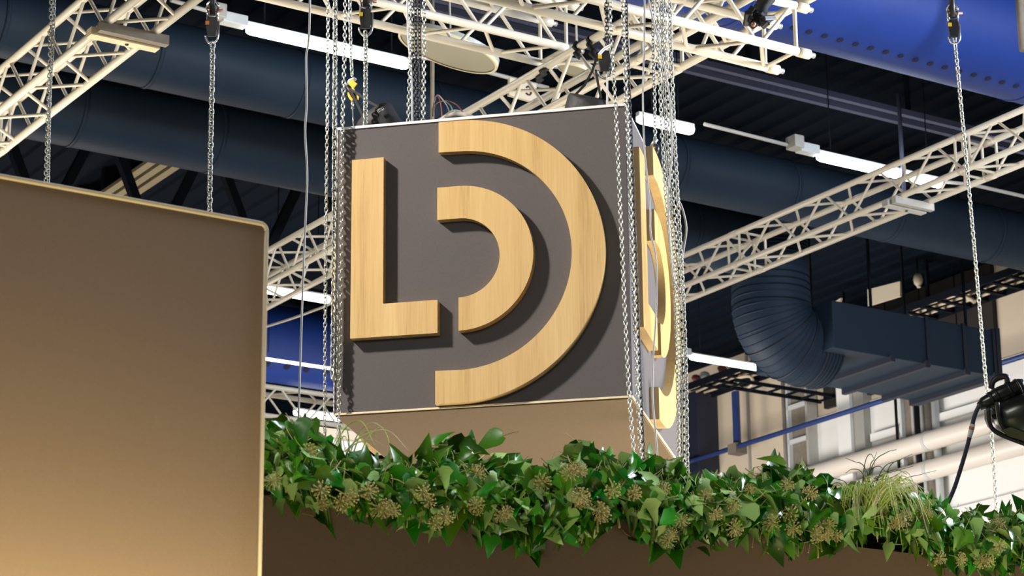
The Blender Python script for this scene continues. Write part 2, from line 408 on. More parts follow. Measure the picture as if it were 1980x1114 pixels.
# dark roof girder, upper left
rg = thing('roof_girder', un(8, 21.8, 9.6), 'dark lattice roof girder above the brown wall panel', 'girder')
ubox(MB(), (2.2, 16), (21.75, 21.9), (10.42, 10.6)).build('top_chord', M['beam'], rg)
ubox(MB(), (2.2, 16), (21.75, 21.9), (9.05, 9.2)).build('bottom_chord', M['beam'], rg)
for i in range(11):
    u = 2.6+i*1.2
    MB().bar(un(u, 21.82, 9.15), un(u+0.6, 21.82, 10.5), 0.09, 0.09, UX).build('web_member', M['beam'], rg)
    MB().bar(un(u+0.6, 21.82, 10.5), un(u+1.2, 21.82, 9.15), 0.09, 0.09, UX).build('web_member', M['beam'], rg)
# brass coloured slatted tray
gs = thing('slatted_tray', un(10.25, 23.2, 10.4), 'gold slatted cable tray under dark ceiling above brown wall panel', 'cable tray')
for du in (-0.14, 0.0, 0.14):
    ubox(MB(), (10.24+du-0.045, 10.24+du+0.045), (22.2, 24.6), (10.38, 10.42)).build('slat', M['slat_gold'], gs)
for i in range(4):
    n = 22.4+i*0.7
    ubox(MB(), (10.05, 10.43), (n-0.04, n+0.04), (10.42, ZC)).build('tray_hanger', M['beam'], gs)
# cable trays along far wall
def tray(u0, n0, n1, z, w_, label, seed):
    t = thing('cable_tray', un(u0, n0, z), label, 'cable tray')
    rnd = random.Random(seed)
    for du in (-w_/2, w_/2):
        ubox(MB(), (u0+du-0.015, u0+du+0.015), (n0, n1), (z-0.03, z+0.06)).build('side_rail', M['beam'], t)
    k = int((n1-n0)/0.30)
    for i in range(k):
        n = n0+0.15+i*0.30
        ubox(MB(), (u0-w_/2, u0+w_/2), (n-0.03, n+0.03), (z-0.03, z-0.005)).build('rung', M['beam'], t)
    for j in range(7):
        du = -w_/2+0.05+j*(w_-0.1)/6
        pts = [un(u0+du+rnd.uniform(-.02, .02), n0+(n1-n0)*i/14, z+0.02+rnd.uniform(0, 0.02)) for i in range(15)]
        MB().tube(pts, 0.018, 6).build('tray_cable', [M['traybits_red'], M['traybits_cream'], M['beam'], M['traybits_cream'], M['beam'], M['traybits_cream'], M['beam']][j], t)
    for i in range(int((n1-n0)/1.6)):
        n = n0+0.5+i*1.6
        ubox(MB(), (u0-0.02, u0+0.02), (n-0.02, n+0.02), (z, ZC)).build('tray_hanger', M['beam'], t)
    return t
ct = tray(20.2, 19.6, 26.5, 10.03, 0.55, 'long cable tray with red and cream cables along the far wall', 3)
for (px, py) in ((1397, 722), (1347, 740)):
    p = at_u(px, py, 20.2)
    MB().ball(p+ZX*0.06, (0.09, 0.05, 0.06), 0, UNA).build('red_junction', M['red_cable'], ct)
    MB().ball(p+VX*0.2+ZX*0.05, (0.10, 0.06, 0.07), 0, UNA).build('white_junction', M['fixture'], ct)
lp = [at_u(x, y, 20.1) for x, y in ((1405, 745), (1425, 748), (1440, 753), (1455, 742), (1450, 728), (1425, 732), (1430, 741))]
MB().tube(smooth_path(lp, 5), 0.022, 6).build('loose_cable', M['traybits_cream'], ct)
lp = [at_u(x, y, 20.1) for x, y in ((1835, 567), (1850, 566), (1865, 573), (1880, 580), (1884, 584))]
MB().tube(smooth_path(lp, 5), 0.03, 6).build('loose_cable', M['traybits_cream'], ct)
lt = thing('ladder_tray', un(20, 24.5, 9.6), 'black ladder tray running to the wall above blue post', 'cable tray')
for nn in (24.34, 24.68):
    ubox(MB(), (19.2, 20.92), (nn-0.015, nn+0.015), (9.58, 9.625)).build('side_rail', M['beam'], lt)
for i in range(6):
    ubox(MB(), (19.35+i*0.3, 19.38+i*0.3), (24.34, 24.68), (9.585, 9.61)).build('rung', M['beam'], lt)

# boards hung above the plenum, dome
def quad_board(name, pts, label, cat, m):
    a, b, c, d = [Vector(p) for p in pts]
    nrm = (b-a).cross(d-a).normalized()*0.03
    mb = MB(); mb.add([a, b, c, d, a+nrm, b+nrm, c+nrm, d+nrm], [(0, 1, 2, 3), (4, 5, 6, 7), (0, 1, 5, 4), (1, 2, 6, 5), (2, 3, 7, 6), (3, 0, 4, 7)])
    return tag(mb.build(name, m), label, cat)
quad_board('hung_board', [at_u(1677, 560, 19.6), at_u(1740, 544, 19.6), at_u(1740, 573, 19.6), at_u(1678, 592, 19.6)], 'small beige board hung above the plenum box', 'board', M['paper'])
quad_board('hung_board', [at_u(1592, 596, 19.7), at_u(1626, 576, 19.7), at_u(1619, 600, 19.7), at_u(1600, 600, 19.7)], 'smaller wedge shaped beige board beside the elbow duct', 'board', M['paper'])
dm = thing('dome_siren', at_u(1775, 548, 20.0), 'small beige dome under the ceiling near cable tray', 'siren')
MB().ball(at_u(1775, 541, 20.0), (0.06, 0.06, 0.09), 0, None, 10, 6).build('dome', M['paper'], dm)
MB().tube([at_u(1776, 550, 20.0), at_u(1777, 556, 20.0)], 0.025, 8).build('tip', M['paper'], dm)
MB().tube([at_u(1775, 538, 20.0), un(at_u(1775, 538, 20.0).dot(UX), at_u(1775, 538, 20.0).dot(NX), ZC)], 0.012, 6).build('stem', M['beam'], dm)

# lamps: tube fittings
def tube_lamp(label, p0, p1, z, mt, head=True, r=0.045, group=None):
    a = at_z(*p0, z); b = at_z(*p1, z)
    n = (a.dot(NX)+b.dot(NX))/2; u0, u1 = a.dot(UX), b.dot(UX)
    t = thing('tube_lamp', un((u0+u1)/2, n, z), label, 'lamp', 'lit tube lamps under the hall ceiling')
    ubox(MB(), (u0-0.01, u1+0.01), (n-0.6*r, n+0.6*r), (z+0.35*r, z+1.3*r)).build('housing', M['fixture'], t, 0.004)
    MB().tube([un(u0, n, z), un(u0+0.03, n, z), un(u1-0.03, n, z), un(u1, n, z)], [r*0.8, r, r, r*0.8], 14).build('tube', mt, t)
    if head:
        ubox(MB(), (u0-0.24, u0-0.02), (n-0.05, n+0.05), (z+0.0, z+0.09)).build('end_box', M['fixture'], t, 0.008)
        ubox(MB(), (u0-0.33, u0-0.22), (n-0.07, n+0.07), (z+0.02, z+0.14)).build('bracket', M['fixture_grey'], t, 0.008)
    for u in (u0+0.15, u1-0.15):
        MB().tube([un(u, n, z+0.09), un(u, n, ZC)], 0.006, 5).build('hanger_wire', M['beam'], t)
    return t, n, u0, u1
ZL = 9.3
tube_lamp('long bright tube lamp left of the sign box chains', (478, 56), (788, 125), ZL, M['tube'])
tube_lamp('bright tube lamp just right of the sign box top corner', (1230, 231), (1343, 250), ZL, M['tube'], False)
tube_lamp('bright tube lamp behind the right hand truss', (1583, 302), (1818, 356), ZL, M['tube'])
tube_lamp('tube lamp partly hidden by the elbow duct', (1335, 690), (1530, 722), 9.4, M['tubewarm'], True, 0.04)
tube_lamp('tube lamp left of the sign box, behind the white truss', (505, 563), (643, 577), 9.4, M['tubewarm'], False)
tube_lamp('tube lamp low behind ivy at the left of the sign box', (567, 798), (660, 808), ZL, M['tubewarm'], False)
tube_lamp('thin tube lamp under the far blue duct', (500, 690), (648, 716), 9.3, M['tubewarm'], False, 0.017)
# conduits the lamps hang on
def conduit(label, pts, z, r=0.018):
    t = MB().tube([at_z(*p, z) for p in pts], r, 8); o = t.build('lamp_conduit', M['fixture_grey']); tag(o, label, 'conduit')
conduit('thin conduit between truss and the long tube lamp', [(330, 0), (405, 22), (452, 40)], ZL+0.08)
conduit('thin conduit under the round lamp above the sign box', [(800, 108), (862, 118), (990, 152), (1060, 170)], ZL+0.05)
conduit('thin conduit between the two tube lamps right of the sign', [(1362, 240), (1565, 291)], ZL+0.06)
conduit('thin conduit at right edge behind the truss', [(1830, 352), (1880, 357), (1985, 381), (2040, 394)], ZL+0.05)
# ceiling rods
def rod(label, px, y0, y1, n, r, m):
    a = at_n(px, y1, n); b = at_n(px, y0, n)
    o = MB().tube([a, Vector((a.x, a.y, b.z))], r, 8).build('drop_rod', m); tag(o, label, 'rod')
rod('dark vertical rod in front of the lamp behind right truss', 1748, 185, 372, 16.4, 0.02, M['rail'])
rod('rough grey brown post at the top right corner', 1979, -60, 98, 13.2, 0.035, M['timber_dark'])
rod('dusty vertical pole behind the sign box top', 836, -60, 240, 15.0, 0.016, M['timber_dark'])

# round lamps
def round_lamp(label, pl, pr, d, ratio, rh, top=ZC):
    cc = at_d((pl[0]+pr[0])/2, (pl[1]+pr[1])/2, d)
    t = thing('round_lamp', cc, label, 'lamp')
    ax1 = (at_d(pr[0], pr[1], d)-at_d(pl[0], pl[1], d)); R0 = ax1.length/2; ax1.normalize()
    pe = ax1.cross(_f).normalized(); pe = pe if pe.dot(CU) < 0 else -pe
    ax2 = (_f*math.sqrt(1-ratio*ratio)+pe*ratio).normalized(); ax3 = ax1.cross(ax2); ax3 = ax3 if ax3.z > 0 else -ax3
    def ringp(r, h, k=56): return [cc+ax1*(r*math.cos(2*math.pi*i/k))+ax2*(r*math.sin(2*math.pi*i/k))+ax3*h for i in range(k)]
    def drum(r0, h0, r1, h1, m, name, cap0=False, cap1=False):
        a, b = ringp(r0, h0), ringp(r1, h1); k = len(a)
        mb = MB(); mb.add(a+b, [(i, (i+1) % k, k+(i+1) % k, k+i) for i in range(k)], 0, True)
        if cap0: mb.add(a, [tuple(range(k))])
        if cap1: mb.add(b, [tuple(range(k))])
        return mb.build(name, m, t)
    drum(R0*0.95, 0.004, R0*0.95, 0.012, M['lampdisc'], 'diffuser', True, True)
    drum(R0*0.95, -0.004, R0, -0.004, M['lampstripe'], 'lip')
    drum(R0, -0.004, R0, 0.022, M['lampstripe'], 'lower_band')
    drum(R0, 0.022, R0*0.99, rh, M['lamprim'], 'rim')
    drum(R0*0.99, rh, R0*0.15, rh+0.02, M['lamprim'], 'cover', False, True)
    MB().tube([cc+ax3*(rh+0.01), Vector((cc.x, cc.y, top))], 0.010, 6).build('stem', M['fixture_grey'], t)
round_lamp('large round drum lamp under the upper truss, above the sign', (770, 67), (962, 132), 18.2, 0.20, 0.055, 9.36)
round_lamp('smaller round lamp half hidden behind the tilted truss', (1078, 128), (1146, 147), 19.5, 0.2, 0.06)
drop = None
# paper sign with marks
pc = [at_n(986, 150, 14.8), at_n(1037, 162, 14.8), at_n(1040, 199, 14.8), at_n(985, 184, 14.8)]
ps = quad_board('paper_sign', pc, 'small cream paper sign behind the truss above the box', 'sign', M['paper'])
def strokes(parent, lines, wdt, nm):
    e1 = (pc[1]-pc[0]); e2 = (pc[3]-pc[0]); nr_ = e1.cross(e2).normalized(); nr_ = nr_ if nr_.dot(_f) < 0 else -nr_
    mb = MB()
    for ln in lines:
        q = [pc[0]+e1*a+e2*b+nr_*0.006 for a, b in ln]
        mb.tube(q, wdt, 4)
    mb.build(nm, M['ink'], parent)
strokes(ps, [[(.22, .24), (.22, .56)], [(.22, .24), (.30, .25), (.36, .32), (.36, .48), (.30, .55), (.22, .56)]], 0.006, 'letter')
strokes(ps, [[(.62, .36), (.68, .28), (.76, .30), (.80, .42), (.77, .48), (.70, .50)], [(.70, .50), (.78, .53), (.81, .63), (.76, .74), (.68, .74), (.62, .68)]], 0.007, 'numeral')

# ---------------- wall services
bp_ = [at_u(x, y, 20.5) for x, y in ((1280, 903), (1320, 890), (1640, 794), (1980, 690), (2060, 665))]
z0 = sum(p.z for p in bp_)/len(bp_)
o = MB().tube([un(20.55, 35.5, z0), un(20.55, 12, z0)], 0.034, 10).build('wall_pipe', M['pipe_blue']); tag(o, 'thin blue pipe running across the far wall', 'pipe')
po = thing('blue_post', un(20.6, 24.4, z0), 'vertical blue post above the blue pipe on the far wall', 'post')
pa = at_u(1422, 757, 20.6); pbm = at_u(1426, 872, 20.6)
MB().bar(Vector((pbm.x, pbm.y, z0)), Vector((pbm.x, pbm.y, pa.z)), 0.10, 0.06, UX).build('post_bar', M['pipe_blue'], po)
ubox(MB(), (20.5, 20.7), (pbm.dot(NX)-0.09, pbm.dot(NX)+0.09), (z0-0.09, z0+0.05)).build('clamp', M['timber_dark'], po)
for (py, lab) in ((874, 'thick white pipe on the far wall, upper one'), (930, 'thick white pipe on the far wall, lower one')):
    z = at_u(1740, py-6, 20.7).z
    t = thing('wall_pipe', un(20.72, 20, z), lab, 'pipe', None)
    MB().tube([un(20.72, 35.5, z), un(20.72, 13, z)], 0.125, 20).build('pipe_body', M['pipe_white'], t)
    for n in (19.6, 22.4, 25.0):
        MB().tube([un(20.72, n-0.02, z), un(20.72, n+0.02, z)], 0.132, 20).build('pipe_clip', M['fixture'], t)
        ubox(MB(), (20.8, 20.99), (n-0.02, n+0.02), (z-0.02, z+0.02)).build('clip_arm', M['fixture'], t)
z = at_u(1950, 960, 20.7).z
# vertical cable trays on the wall
def vtray(x0, x1, ztop, label, dark):
    n1, n0 = pn(x0, 830, 20.8), pn(x1, 830, 20.8)
    t = thing('riser_tray', un(20.8, n0, 5), label, 'cable tray')
    ubox(MB(), (20.86, 20.93), (n0, n1), (5, ztop)).build('back_sheet', M['timber_dark'], t)
    ubox(MB(), (20.80, 20.98), (n1-0.02, n1+0.02), (5, ztop)).build('side_rail', M['fixture'], t)
    ubox(MB(), (20.80, 20.98), (n0-0.02, n0+0.02), (5, ztop)).build('side_rail', M['fixture_grey'], t)
    k = 7; rnd = random.Random(x0)
    for i in range(k):
        n = n0+(n1-n0)*(i+0.5)/k
        MB().tube([un(20.88, n+rnd.uniform(-.01, .01), 5+j*(ztop-5)/6) for j in range(7)], 0.02, 6).build('riser_cable', [M['beam'], M['timber_dark'], M['grey_cable'], M['beam']][i % 4], t)
    zz = 5.3
    while zz < ztop-0.3:
        ubox(MB(), (20.80, 20.84), (n0, n1), (zz-0.03, zz+0.03)).build('rung', M['fixture'], t); zz += 0.48
    return t
vtray(1523, 1560, 9.95, 'vertical cable tray with white rungs below the elbow duct', True)
vtray(1742, 1765, 9.3, 'vertical cable tray with white rungs under the plenum box', True)
for (px, r, m, lab) in ((1518, 0.03, M['fixture_grey'], 'thin vertical conduit beside the left riser tray'), (1735, 0.02, M['black'], 'thin black vertical conduit under the plenum box'),
                      (1776, 0.05, M['black'], 'wide black vertical conduit under the plenum box'), (1786, 0.035, M['fixture'], 'white vertical conduit under the plenum box'),
                      (1800, 0.07, M['timber_dark'], 'rough brown vertical pipe under the plenum box'), (1811, 0.05, M['fixture'], 'pale vertical pipe at right of the brown pipe')):
    p = at_u(px, 840, 20.86)
    o = MB().tube([un(20.86, p.dot(NX), 5), un(20.86, p.dot(NX), 9.5 if px > 1600 else 10.2)], r, 8).build('vertical_conduit', m); tag(o, lab, 'pipe')
# dark cabinet against the wall
ca = thing('wall_cabinet', un(20.5, 25, 7.5), 'tall dark navy cabinet on far wall behind the sign chains', 'cabinet')
n0, n1 = at_u(1388, 840, 20.97).dot(NX), at_u(1280, 840, 20.3).dot(NX)
zb = at_u(1388, 914, 20.9).z
ubox(MB(), (20.62, 20.98), (n0, n1), (zb, 10.25)).build('cabinet_body', M['cabinet'], ca, 0.02)
ubox(MB(), (20.605, 20.62), (n0+0.08, n1-0.08), (zb+0.1, 9.3)).build('door_panel', M['cabinet'], ca)
# pale partition top behind the ivy at left
pt = thing('partition', un(10, 17, 5), 'pale grey partition behind ivy, left below the sign box', 'partition')
a = at_n(560, 852, 17.0); b = at_n(708, 880, 17.0)
ubox(MB(), (a.dot(UX), b.dot(UX)), (17.0, 17.3), (3.0, b.z+0.1)).build('partition_body', M['wall_white'], pt)
ubox(MB(), (a.dot(UX)-0.05, b.dot(UX)+0.05), (16.95, 17.35), (b.z+0.1, b.z+0.17)).build('capping', M['wall'], pt)
for u in (a.dot(UX)+0.3, b.dot(UX)-0.3):
    ubox(MB(), (u-0.05, u+0.05), (17.1, 17.2), (0, 3.0)).build('post', M['alu2'], pt)

# ================================================================== TRUSSES
G = 'white lighting trusses hung under the ceiling'
bc = MB().tube([(0, 0, 0), (0, 0, 1)], 1.0, 8)
BRACE = bc.mesh('brace', M['alu'])
def strut(parent, p, q, r, name='brace'):
    d = q-p; rot = d.to_track_quat('Z', 'Y').to_matrix().to_4x4()
    sc = Matrix.Diagonal((r, r, d.length, 1))
    return put(name, BRACE, parent, Matrix.Translation(p) @ rot @ sc)
def truss(label, A, d, length, wv, hz, period, phase=0.0, joints=(), rc=0.025, rb_=0.0105, group=None, ends=True):
    """A: near-bottom chord start, d: unit direction, wv: vector to the far chord, hz: height"""
    t = thing('lighting_truss', A, label, 'truss', G)
    H = ZX*hz
    off = [Vector((0, 0, 0)), wv, H, wv+H]; chs = []
    for o_ in off:
        ch = MB().tube([A+o_, A+o_+d*length], rc, 14).build('chord', M['alu'], t); chs.append(ch)
        if ends:
            for e, sgn in ((0, -1), (length, 1)):
                MB().tube([A+o_+d*(e-sgn*0.05), A+o_+d*(e+sgn*0.035)], rc*1.12, 14).build('coupler', M['alu'], ch)
                MB().tube([A+o_+d*(e+sgn*0.03), A+o_+d*(e+sgn*0.075)], rc*0.62, 10).build('spigot', M['alu2'], ch)
    faces = [(off[0], off[1], 0.0), (off[2], off[3], 0.0), (off[0], off[2], 0.5), (off[1], off[3], 0.5)]
    for (a, b, ph) in faces:
        s = -period+((phase+ph*0.0) % 1.0)*period
        up = False
        k = 0
        while s < length:
            s2 = s+period/2
            p, q = (a, b) if k % 2 == 0 else (b, a)
            if s >= 0.02 and s2 <= length-0.02:
                strut(t, A+p+d*(s+0.02), A+q+d*(s2-0.02), rb_)
            s = s2; k += 1
    js = list(joints)+([0.06, length-0.06] if ends else [])
    for j in js:
        for (a, b, ph) in faces: strut(t, A+a+d*j, A+b+d*j, rb_)
        if 0.1 < j < length-0.1:
            for (a, b, ph) in faces: strut(t, A+a+d*(j+0.16), A+b+d*(j+0.16), rb_)
            for o_, ch in zip(off, chs):
                MB().tube([A+o_+d*(j+0.03), A+o_+d*(j+0.13)], rc*1.10, 12).build('coupler', M['alu'], ch)
            strut(t, A+off[0]+d*j, A+off[3]+d*j, rb_*0.9)
    return t
# right hand truss
E_n1 = 19.3; E_u = 13.03
truss('white lighting truss crossing the right side of the picture', un(E_u, E_n1, 8.082), VX, 8.4, UX*0.295, 0.29, 0.70, 0.33, joints=(2.75, 5.72), rc=0.026, rb_=0.0115)
truss('thick white lighting truss in upper left corner', un(5.27, 16.6, 7.277), VX, 5.6, UX*0.30, 0.29, 0.62, 0.55, joints=(1.62,), rc=0.026, rb_=0.0115)
truss('white lighting truss between brown wall panel and sign box', un(9.0, 19.6, 7.6), VX, 3.9, UX*0.335, 0.29, 0.51, 0.55, joints=(0.7,))
truss('white lighting truss rising from behind the sign box top', un(8.473, 13.82, 7.41), VX, 4.65, UX*0.31, 0.31, 0.60, 0.0, joints=(2.1,), rc=0.028, rb_=0.0125)
truss('white lighting truss above the round lamp, far one', un(5.645, 12.47, 7.80), UX, 2.93, NX*0.31, 0.31, 0.61, 0.62, rc=0.027, rb_=0.0125)
truss('white lighting truss with open spigot end, top right of centre', un(6.2, 10.305, 7.052), UX, 2.53, NX*0.29, 0.29, 0.57, 0.84, rc=0.027, rb_=0.0125)
truss('distant white lighting truss behind ivy left of the sign box', un(9.6, 20.6, 7.25), UX, 2.75, NX*0.29, 0.29, 0.6, 0.2)

# timber bearers clamped under the trusses
def bearer(label, p0, p1, z, dirv, w1, m1, m2, lgt):
    a = at_z(*p0, z); t = thing('truss_bearer', a, label, 'beam')
    MB().bar(a, a+dirv*lgt, 0.07, 0.05).build('lower_board', m1, t)
    b = a+dirv*0.03-NX*0.0+VX*0.075+ZX*0.015
    MB().bar(b, b+dirv*(lgt+0.0), 0.05, 0.06).build('upper_board', m2, t)
    MB().ball(a+dirv*lgt*0.55-ZX*0.02, 0.016).build('bolt', M['black'], t)
bearer('pale timber bearer clamped under the upper left truss', (172, 62), (285, 86), 7.215, UX, 0.07, M['timber'], M['timber_dark'], 0.44)
bearer('grey metal bearer clamped under the right hand truss', (1711, 393), (1790, 410), 8.02, UX, 0.07, M['alu2'], M['fixture_grey'], 0.42)

# ================================================================== SIGN BOX
X0, X1, Y0, Y1, Z0, Z1 = -3.386, -1.866, 11.5, 13.02, 4.54, 6.06
sb = thing('sign_box', ((X0+X1)/2, (Y0+Y1)/2, Z0), 'hanging dark grey cube sign box with large wooden letters', 'sign')
T = 0.04
g = 0.004
def face_panel(name, mb, m, bev=0.003): return mb.build(name, m, sb, bev)
face_panel('front_panel', MB().box((X0, Y0, Z0+g), (X1-g, Y0+T, Z1)), M['felt'])
face_panel('back_panel', MB().box((X0+g, Y1-T, Z0+g), (X1-g, Y1, Z1)), M['felt'])
face_panel('side_panel', MB().box((X1-T, Y0+g, Z0+g), (X1, Y1-g, Z1)), M['felt'])
face_panel('side_panel', MB().box((X0, Y0+T+g, Z0+g), (X0+T, Y1-T-g, Z1)), M['felt'])
face_panel('bottom_panel', MB().box((X0+0.008, Y0+0.008, Z0-0.012), (X1-0.008, Y1-0.008, Z0+0.02)), M['under'])
tr = MB()
tr.box((X0, Y0-0.006, Z1-0.002), (X1, Y0+T, Z1+0.012)); tr.box((X0, Y1-T, Z1), (X1, Y1, Z1+0.012))
tr.box((X1-T, Y0+T, Z1), (X1, Y1-T, Z1+0.008)); tr.box((X0, Y0+T, Z1), (X0+T, Y1-T, Z1+0.008))
tr.build('top_trim', M['felt_trim'], sb)
sm_ = MB()
sm_.box((X0, Y0-0.005, Z0-0.005), (X1+0.002, Y0+0.006, Z0+0.003)); sm_.box((X1-0.006, Y0+0.006, Z0-0.004), (X1+0.002, Y1, Z0+0.003))
sm_.box((X0-0.002, Y0+0.006, Z0-0.004), (X0+0.006, Y1, Z0+0.003)); sm_.box((X0+0.006, Y1-0.006, Z0-0.004), (X1-0.006, Y1+0.002, Z0+0.003))
sm_.build('gold_seam', M['seam'], sb)
MB().box((X0-0.003, Y0-0.003, Z0+0.003), (X0+0.004, Y0+0.003, Z1)).build('corner_trim', M['felt_trim'], sb)
def arc(cx, cz, r, a0, a1, k=48): return [(cx+r*math.cos(a0+(a1-a0)*i/k), cz+r*math.sin(a0+(a1-a0)*i/k)) for i in range(k+1)]
hp = math.pi/2
L_out = [(0.096, 0.375), (0.549, 0.374), (0.549, 0.547), (0.2665, 0.546), (0.2645, 1.331), (0.096, 1.329)]
small = [(0.6575, 0.378)] + arc(0.6615, 0.76, 0.382, -hp, hp) + [(0.548, 1.142), (0.548, 0.969)] + arc(0.6615, 0.76, 0.209, hp, -hp)[0:] + [(0.6575, 0.551)]
bigo = [(0.5375, 0.008)] + arc(0.662, 0.752, 0.744, -hp, hp, 64) + [(0.555, 1.496), (0.555, 1.332)] + arc(0.662, 0.752, 0.577, hp, -hp, 64) + [(0.5375, 0.178)]
TL = 0.05
def letters(fn):
    for nm, out, lab in (('letter_l', L_out, 'wooden letter L'), ('letter_arc', small, 'small wooden half ring'), ('letter_arc', bigo, 'large wooden half ring')):
        n = len(out); mb = MB()
        # side walls + caps (caps triangulated as strips so the ring stays clean)
        o = mb.prism(out, fn, 0.0, TL).build(nm, M['wood'], sb, 0.0)
        bm = bmesh.new(); bm.from_mesh(o.data)
        bmesh.ops.triangulate(bm, faces=[f for f in bm.faces if len(f.verts) > 4]); bm.to_mesh(o.data); bm.free()
        o['label'] = lab
letters(lambda a, b, d: Vector((X0+a, Y0-d, Z0+b)))
letters(lambda a, b, d: Vector((X1+d, Y0+a, Z0+b)))
letters(lambda a, b, d: Vector((X0-d, Y1-a, Z0+b)))
letters(lambda a, b, d: Vector((X1-a, Y1+d, Z0+b)))
# inner frame that carries the hoists
fr = MB()
for x in (X0+0.1, X1-0.1): fr.bar((x, Y0+T, Z1-0.08), (x, Y1-T, Z1-0.08), 0.05, 0.05)
for y in (Y0+0.1, Y1-0.1): fr.bar((X0+T, y, Z1-0.08), (X1-T, y, Z1-0.08), 0.05, 0.05)
fr.build('inner_frame', M['alu2'], sb)

# ================================================================== STAND: wall panel, fascia, planter
cn = at_z(518, 432, 3.6); PU, PN = cn.dot(UX), cn.dot(NX)
wp = thing('wall_panel', un(PU-1.5, PN, 0), 'tall taupe stand wall with rounded corner, left foreground', 'wall panel')
out = [(PU-3.2, 0.0), (PU, 0.0)] + [(PU-0.022+0.022*math.cos(a), 3.6-0.022+0.022*math.sin(a)) for a in [hp*i/6 for i in range(7)]] + [(PU-3.2, 3.6)]
o = MB().prism(out, lambda a, b, d: un(a, PN+d, b), 0.0, 0.09).build('panel_board', M['panel'], wp)
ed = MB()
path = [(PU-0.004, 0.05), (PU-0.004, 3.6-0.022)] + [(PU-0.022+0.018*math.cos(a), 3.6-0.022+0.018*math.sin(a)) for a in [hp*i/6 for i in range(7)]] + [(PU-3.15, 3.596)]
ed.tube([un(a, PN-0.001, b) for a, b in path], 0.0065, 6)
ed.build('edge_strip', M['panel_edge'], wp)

FN = 6.505; FZ = 3.2
fa = thing('planter_wall', un(5, FN, 0), 'dark brown stand wall carrying the ivy planter', 'wall panel')
ubox(MB(), (2.2, 7.6), (FN, FN+0.06), (0, FZ)).build('fascia_board', M['fascia'], fa)
ubox(MB(), (2.2, 7.6), (FN+0.38, FN+0.42), (0, FZ+0.05)).build('back_board', M['fascia'], fa)
ubox(MB(), (2.2, 7.6), (FN+0.06, FN+0.38), (FZ-0.22, FZ-0.18)).build('trough_floor', M['black'], fa)
ubox(MB(), (2.2, 7.6), (FN+0.055, FN+0.075), (FZ-0.2, FZ+0.02)).build('trough_liner', M['black'], fa)

fm = MB(); rf_ = random.Random(5)
for i in range(90):
    u = 2.3+i*0.058
    for n in (FN+0.14, FN+0.28):
        fm.ball(un(u, n+rf_.uniform(-.03, .03), FZ-0.03+rf_.uniform(0, .04)), (0.07, 0.09, 0.10+rf_.uniform(0, .05)), 0, UNA, 6, 4)
tag(fm.build('gap_filler', M['gap_dark'], fa, fix=False), kind='stuff')  # dark mass added so gaps between leaves read as shade
# ------------------------------------------------------------------ ivy
def leaf_mesh(i, wd, lobe, fold, curl):
    h = [(0.0, 0.07), (0.20*wd, 0.0), (0.42*wd, 0.14), ((0.44+0.05*lobe)*wd, 0.30+0.05*lobe), ((0.33-0.02*lobe)*wd, 0.50), (0.16*wd, 0.77), (0.0, 1.0)]
    def z(x, y): return fold*abs(x)*1.0 - curl*(y-0.15)**2 - 0.5*max(0, abs(x)-0.25)**2
    mid = [(0, 0.07), (0, 0.18), (0, 0.32), (0, 0.52), (0, 0.78), (0, 1.0)]
    V = []; Fc = []; mi = []
    for lay, off in ((0, 0.0), (1, -0.012)):
        b = len(V)
        V += [Vector((x, y, z(x, y)+off)) for x, y in mid]
        for sg in (1, -1):
            V += [Vector((sg*x, y, z(x, y)+off)) for x, y in h[1:6]]
        for s_, k in ((0, b+6), (1, b+11)):
            q = [(b, k, k+1, b+1), (b+1, k+1, k+2, b+2), (b+2, k+2, k+3, b+3), (b+3, k+3, k+4, b+4), (b+4, k+4, b+5)]
            for f in q:
                flip = (s_ == 1) != (lay == 1)
                Fc.append(tuple(reversed(f)) if flip else f); mi.append(lay)
    # stalk
    mb = MB(); mb.v = V; mb.f = [list(f) for f in Fc]; mb.mi = mi; mb.sm = [True]*len(Fc)
    mb.tube([Vector((0, 0.08, -0.01)), Vector((0, -0.18, -0.03)), Vector((0, -0.38, -0.10))], 0.014, 3, cap=False, mi=2)
    return mb.mesh('ivy_leaf_%d' % i, [M['leaf_top'], M['leaf_back'], M['vine']], fix=False)
LEAVES = [leaf_mesh(0, 0.72, 0, 0.30, 0.30), leaf_mesh(1, 0.92, 1.2, 0.45, 0.5), leaf_mesh(2, 0.62, 0, 0.65, 0.2), leaf_mesh(3, 1.0, 1.8, 0.3, 0.7), leaf_mesh(4, 0.78, 0.5, 0.8, 0.4), leaf_mesh(5, 0.70, 0.3, 0.2, -0.25), leaf_mesh(6, 0.84, 1.5, 0.9, 0.15)]
def umbel_mesh(i, rnd):
    mb = MB(); mb.tube([(0, 0, -1.0), (0.06, 0.04, -0.5), (0, 0, 0)], 0.035, 4, mi=0)
    n = 34
    for k in range(n):
        zc = 1-1.55*(k+0.5)/n; a = k*2.39996+rnd.uniform(-.2, .2); r = math.sqrt(max(0, 1-zc*zc))
        d = Vector((r*math.cos(a), r*math.sin(a), zc))*rnd.uniform(0.42, 0.56)
        mb.tube([(0, 0, 0), d], 0.018, 3, cap=False, mi=0)
        mb.ball(d, rnd.uniform(0.05, 0.072), 1, None, 4, 3)
    return mb.mesh('berry_umbel_%d' % i, [M['vine'], M['berry']], fix=False)
UMB = [umbel_mesh(i, random.Random(i)) for i in range(4)]
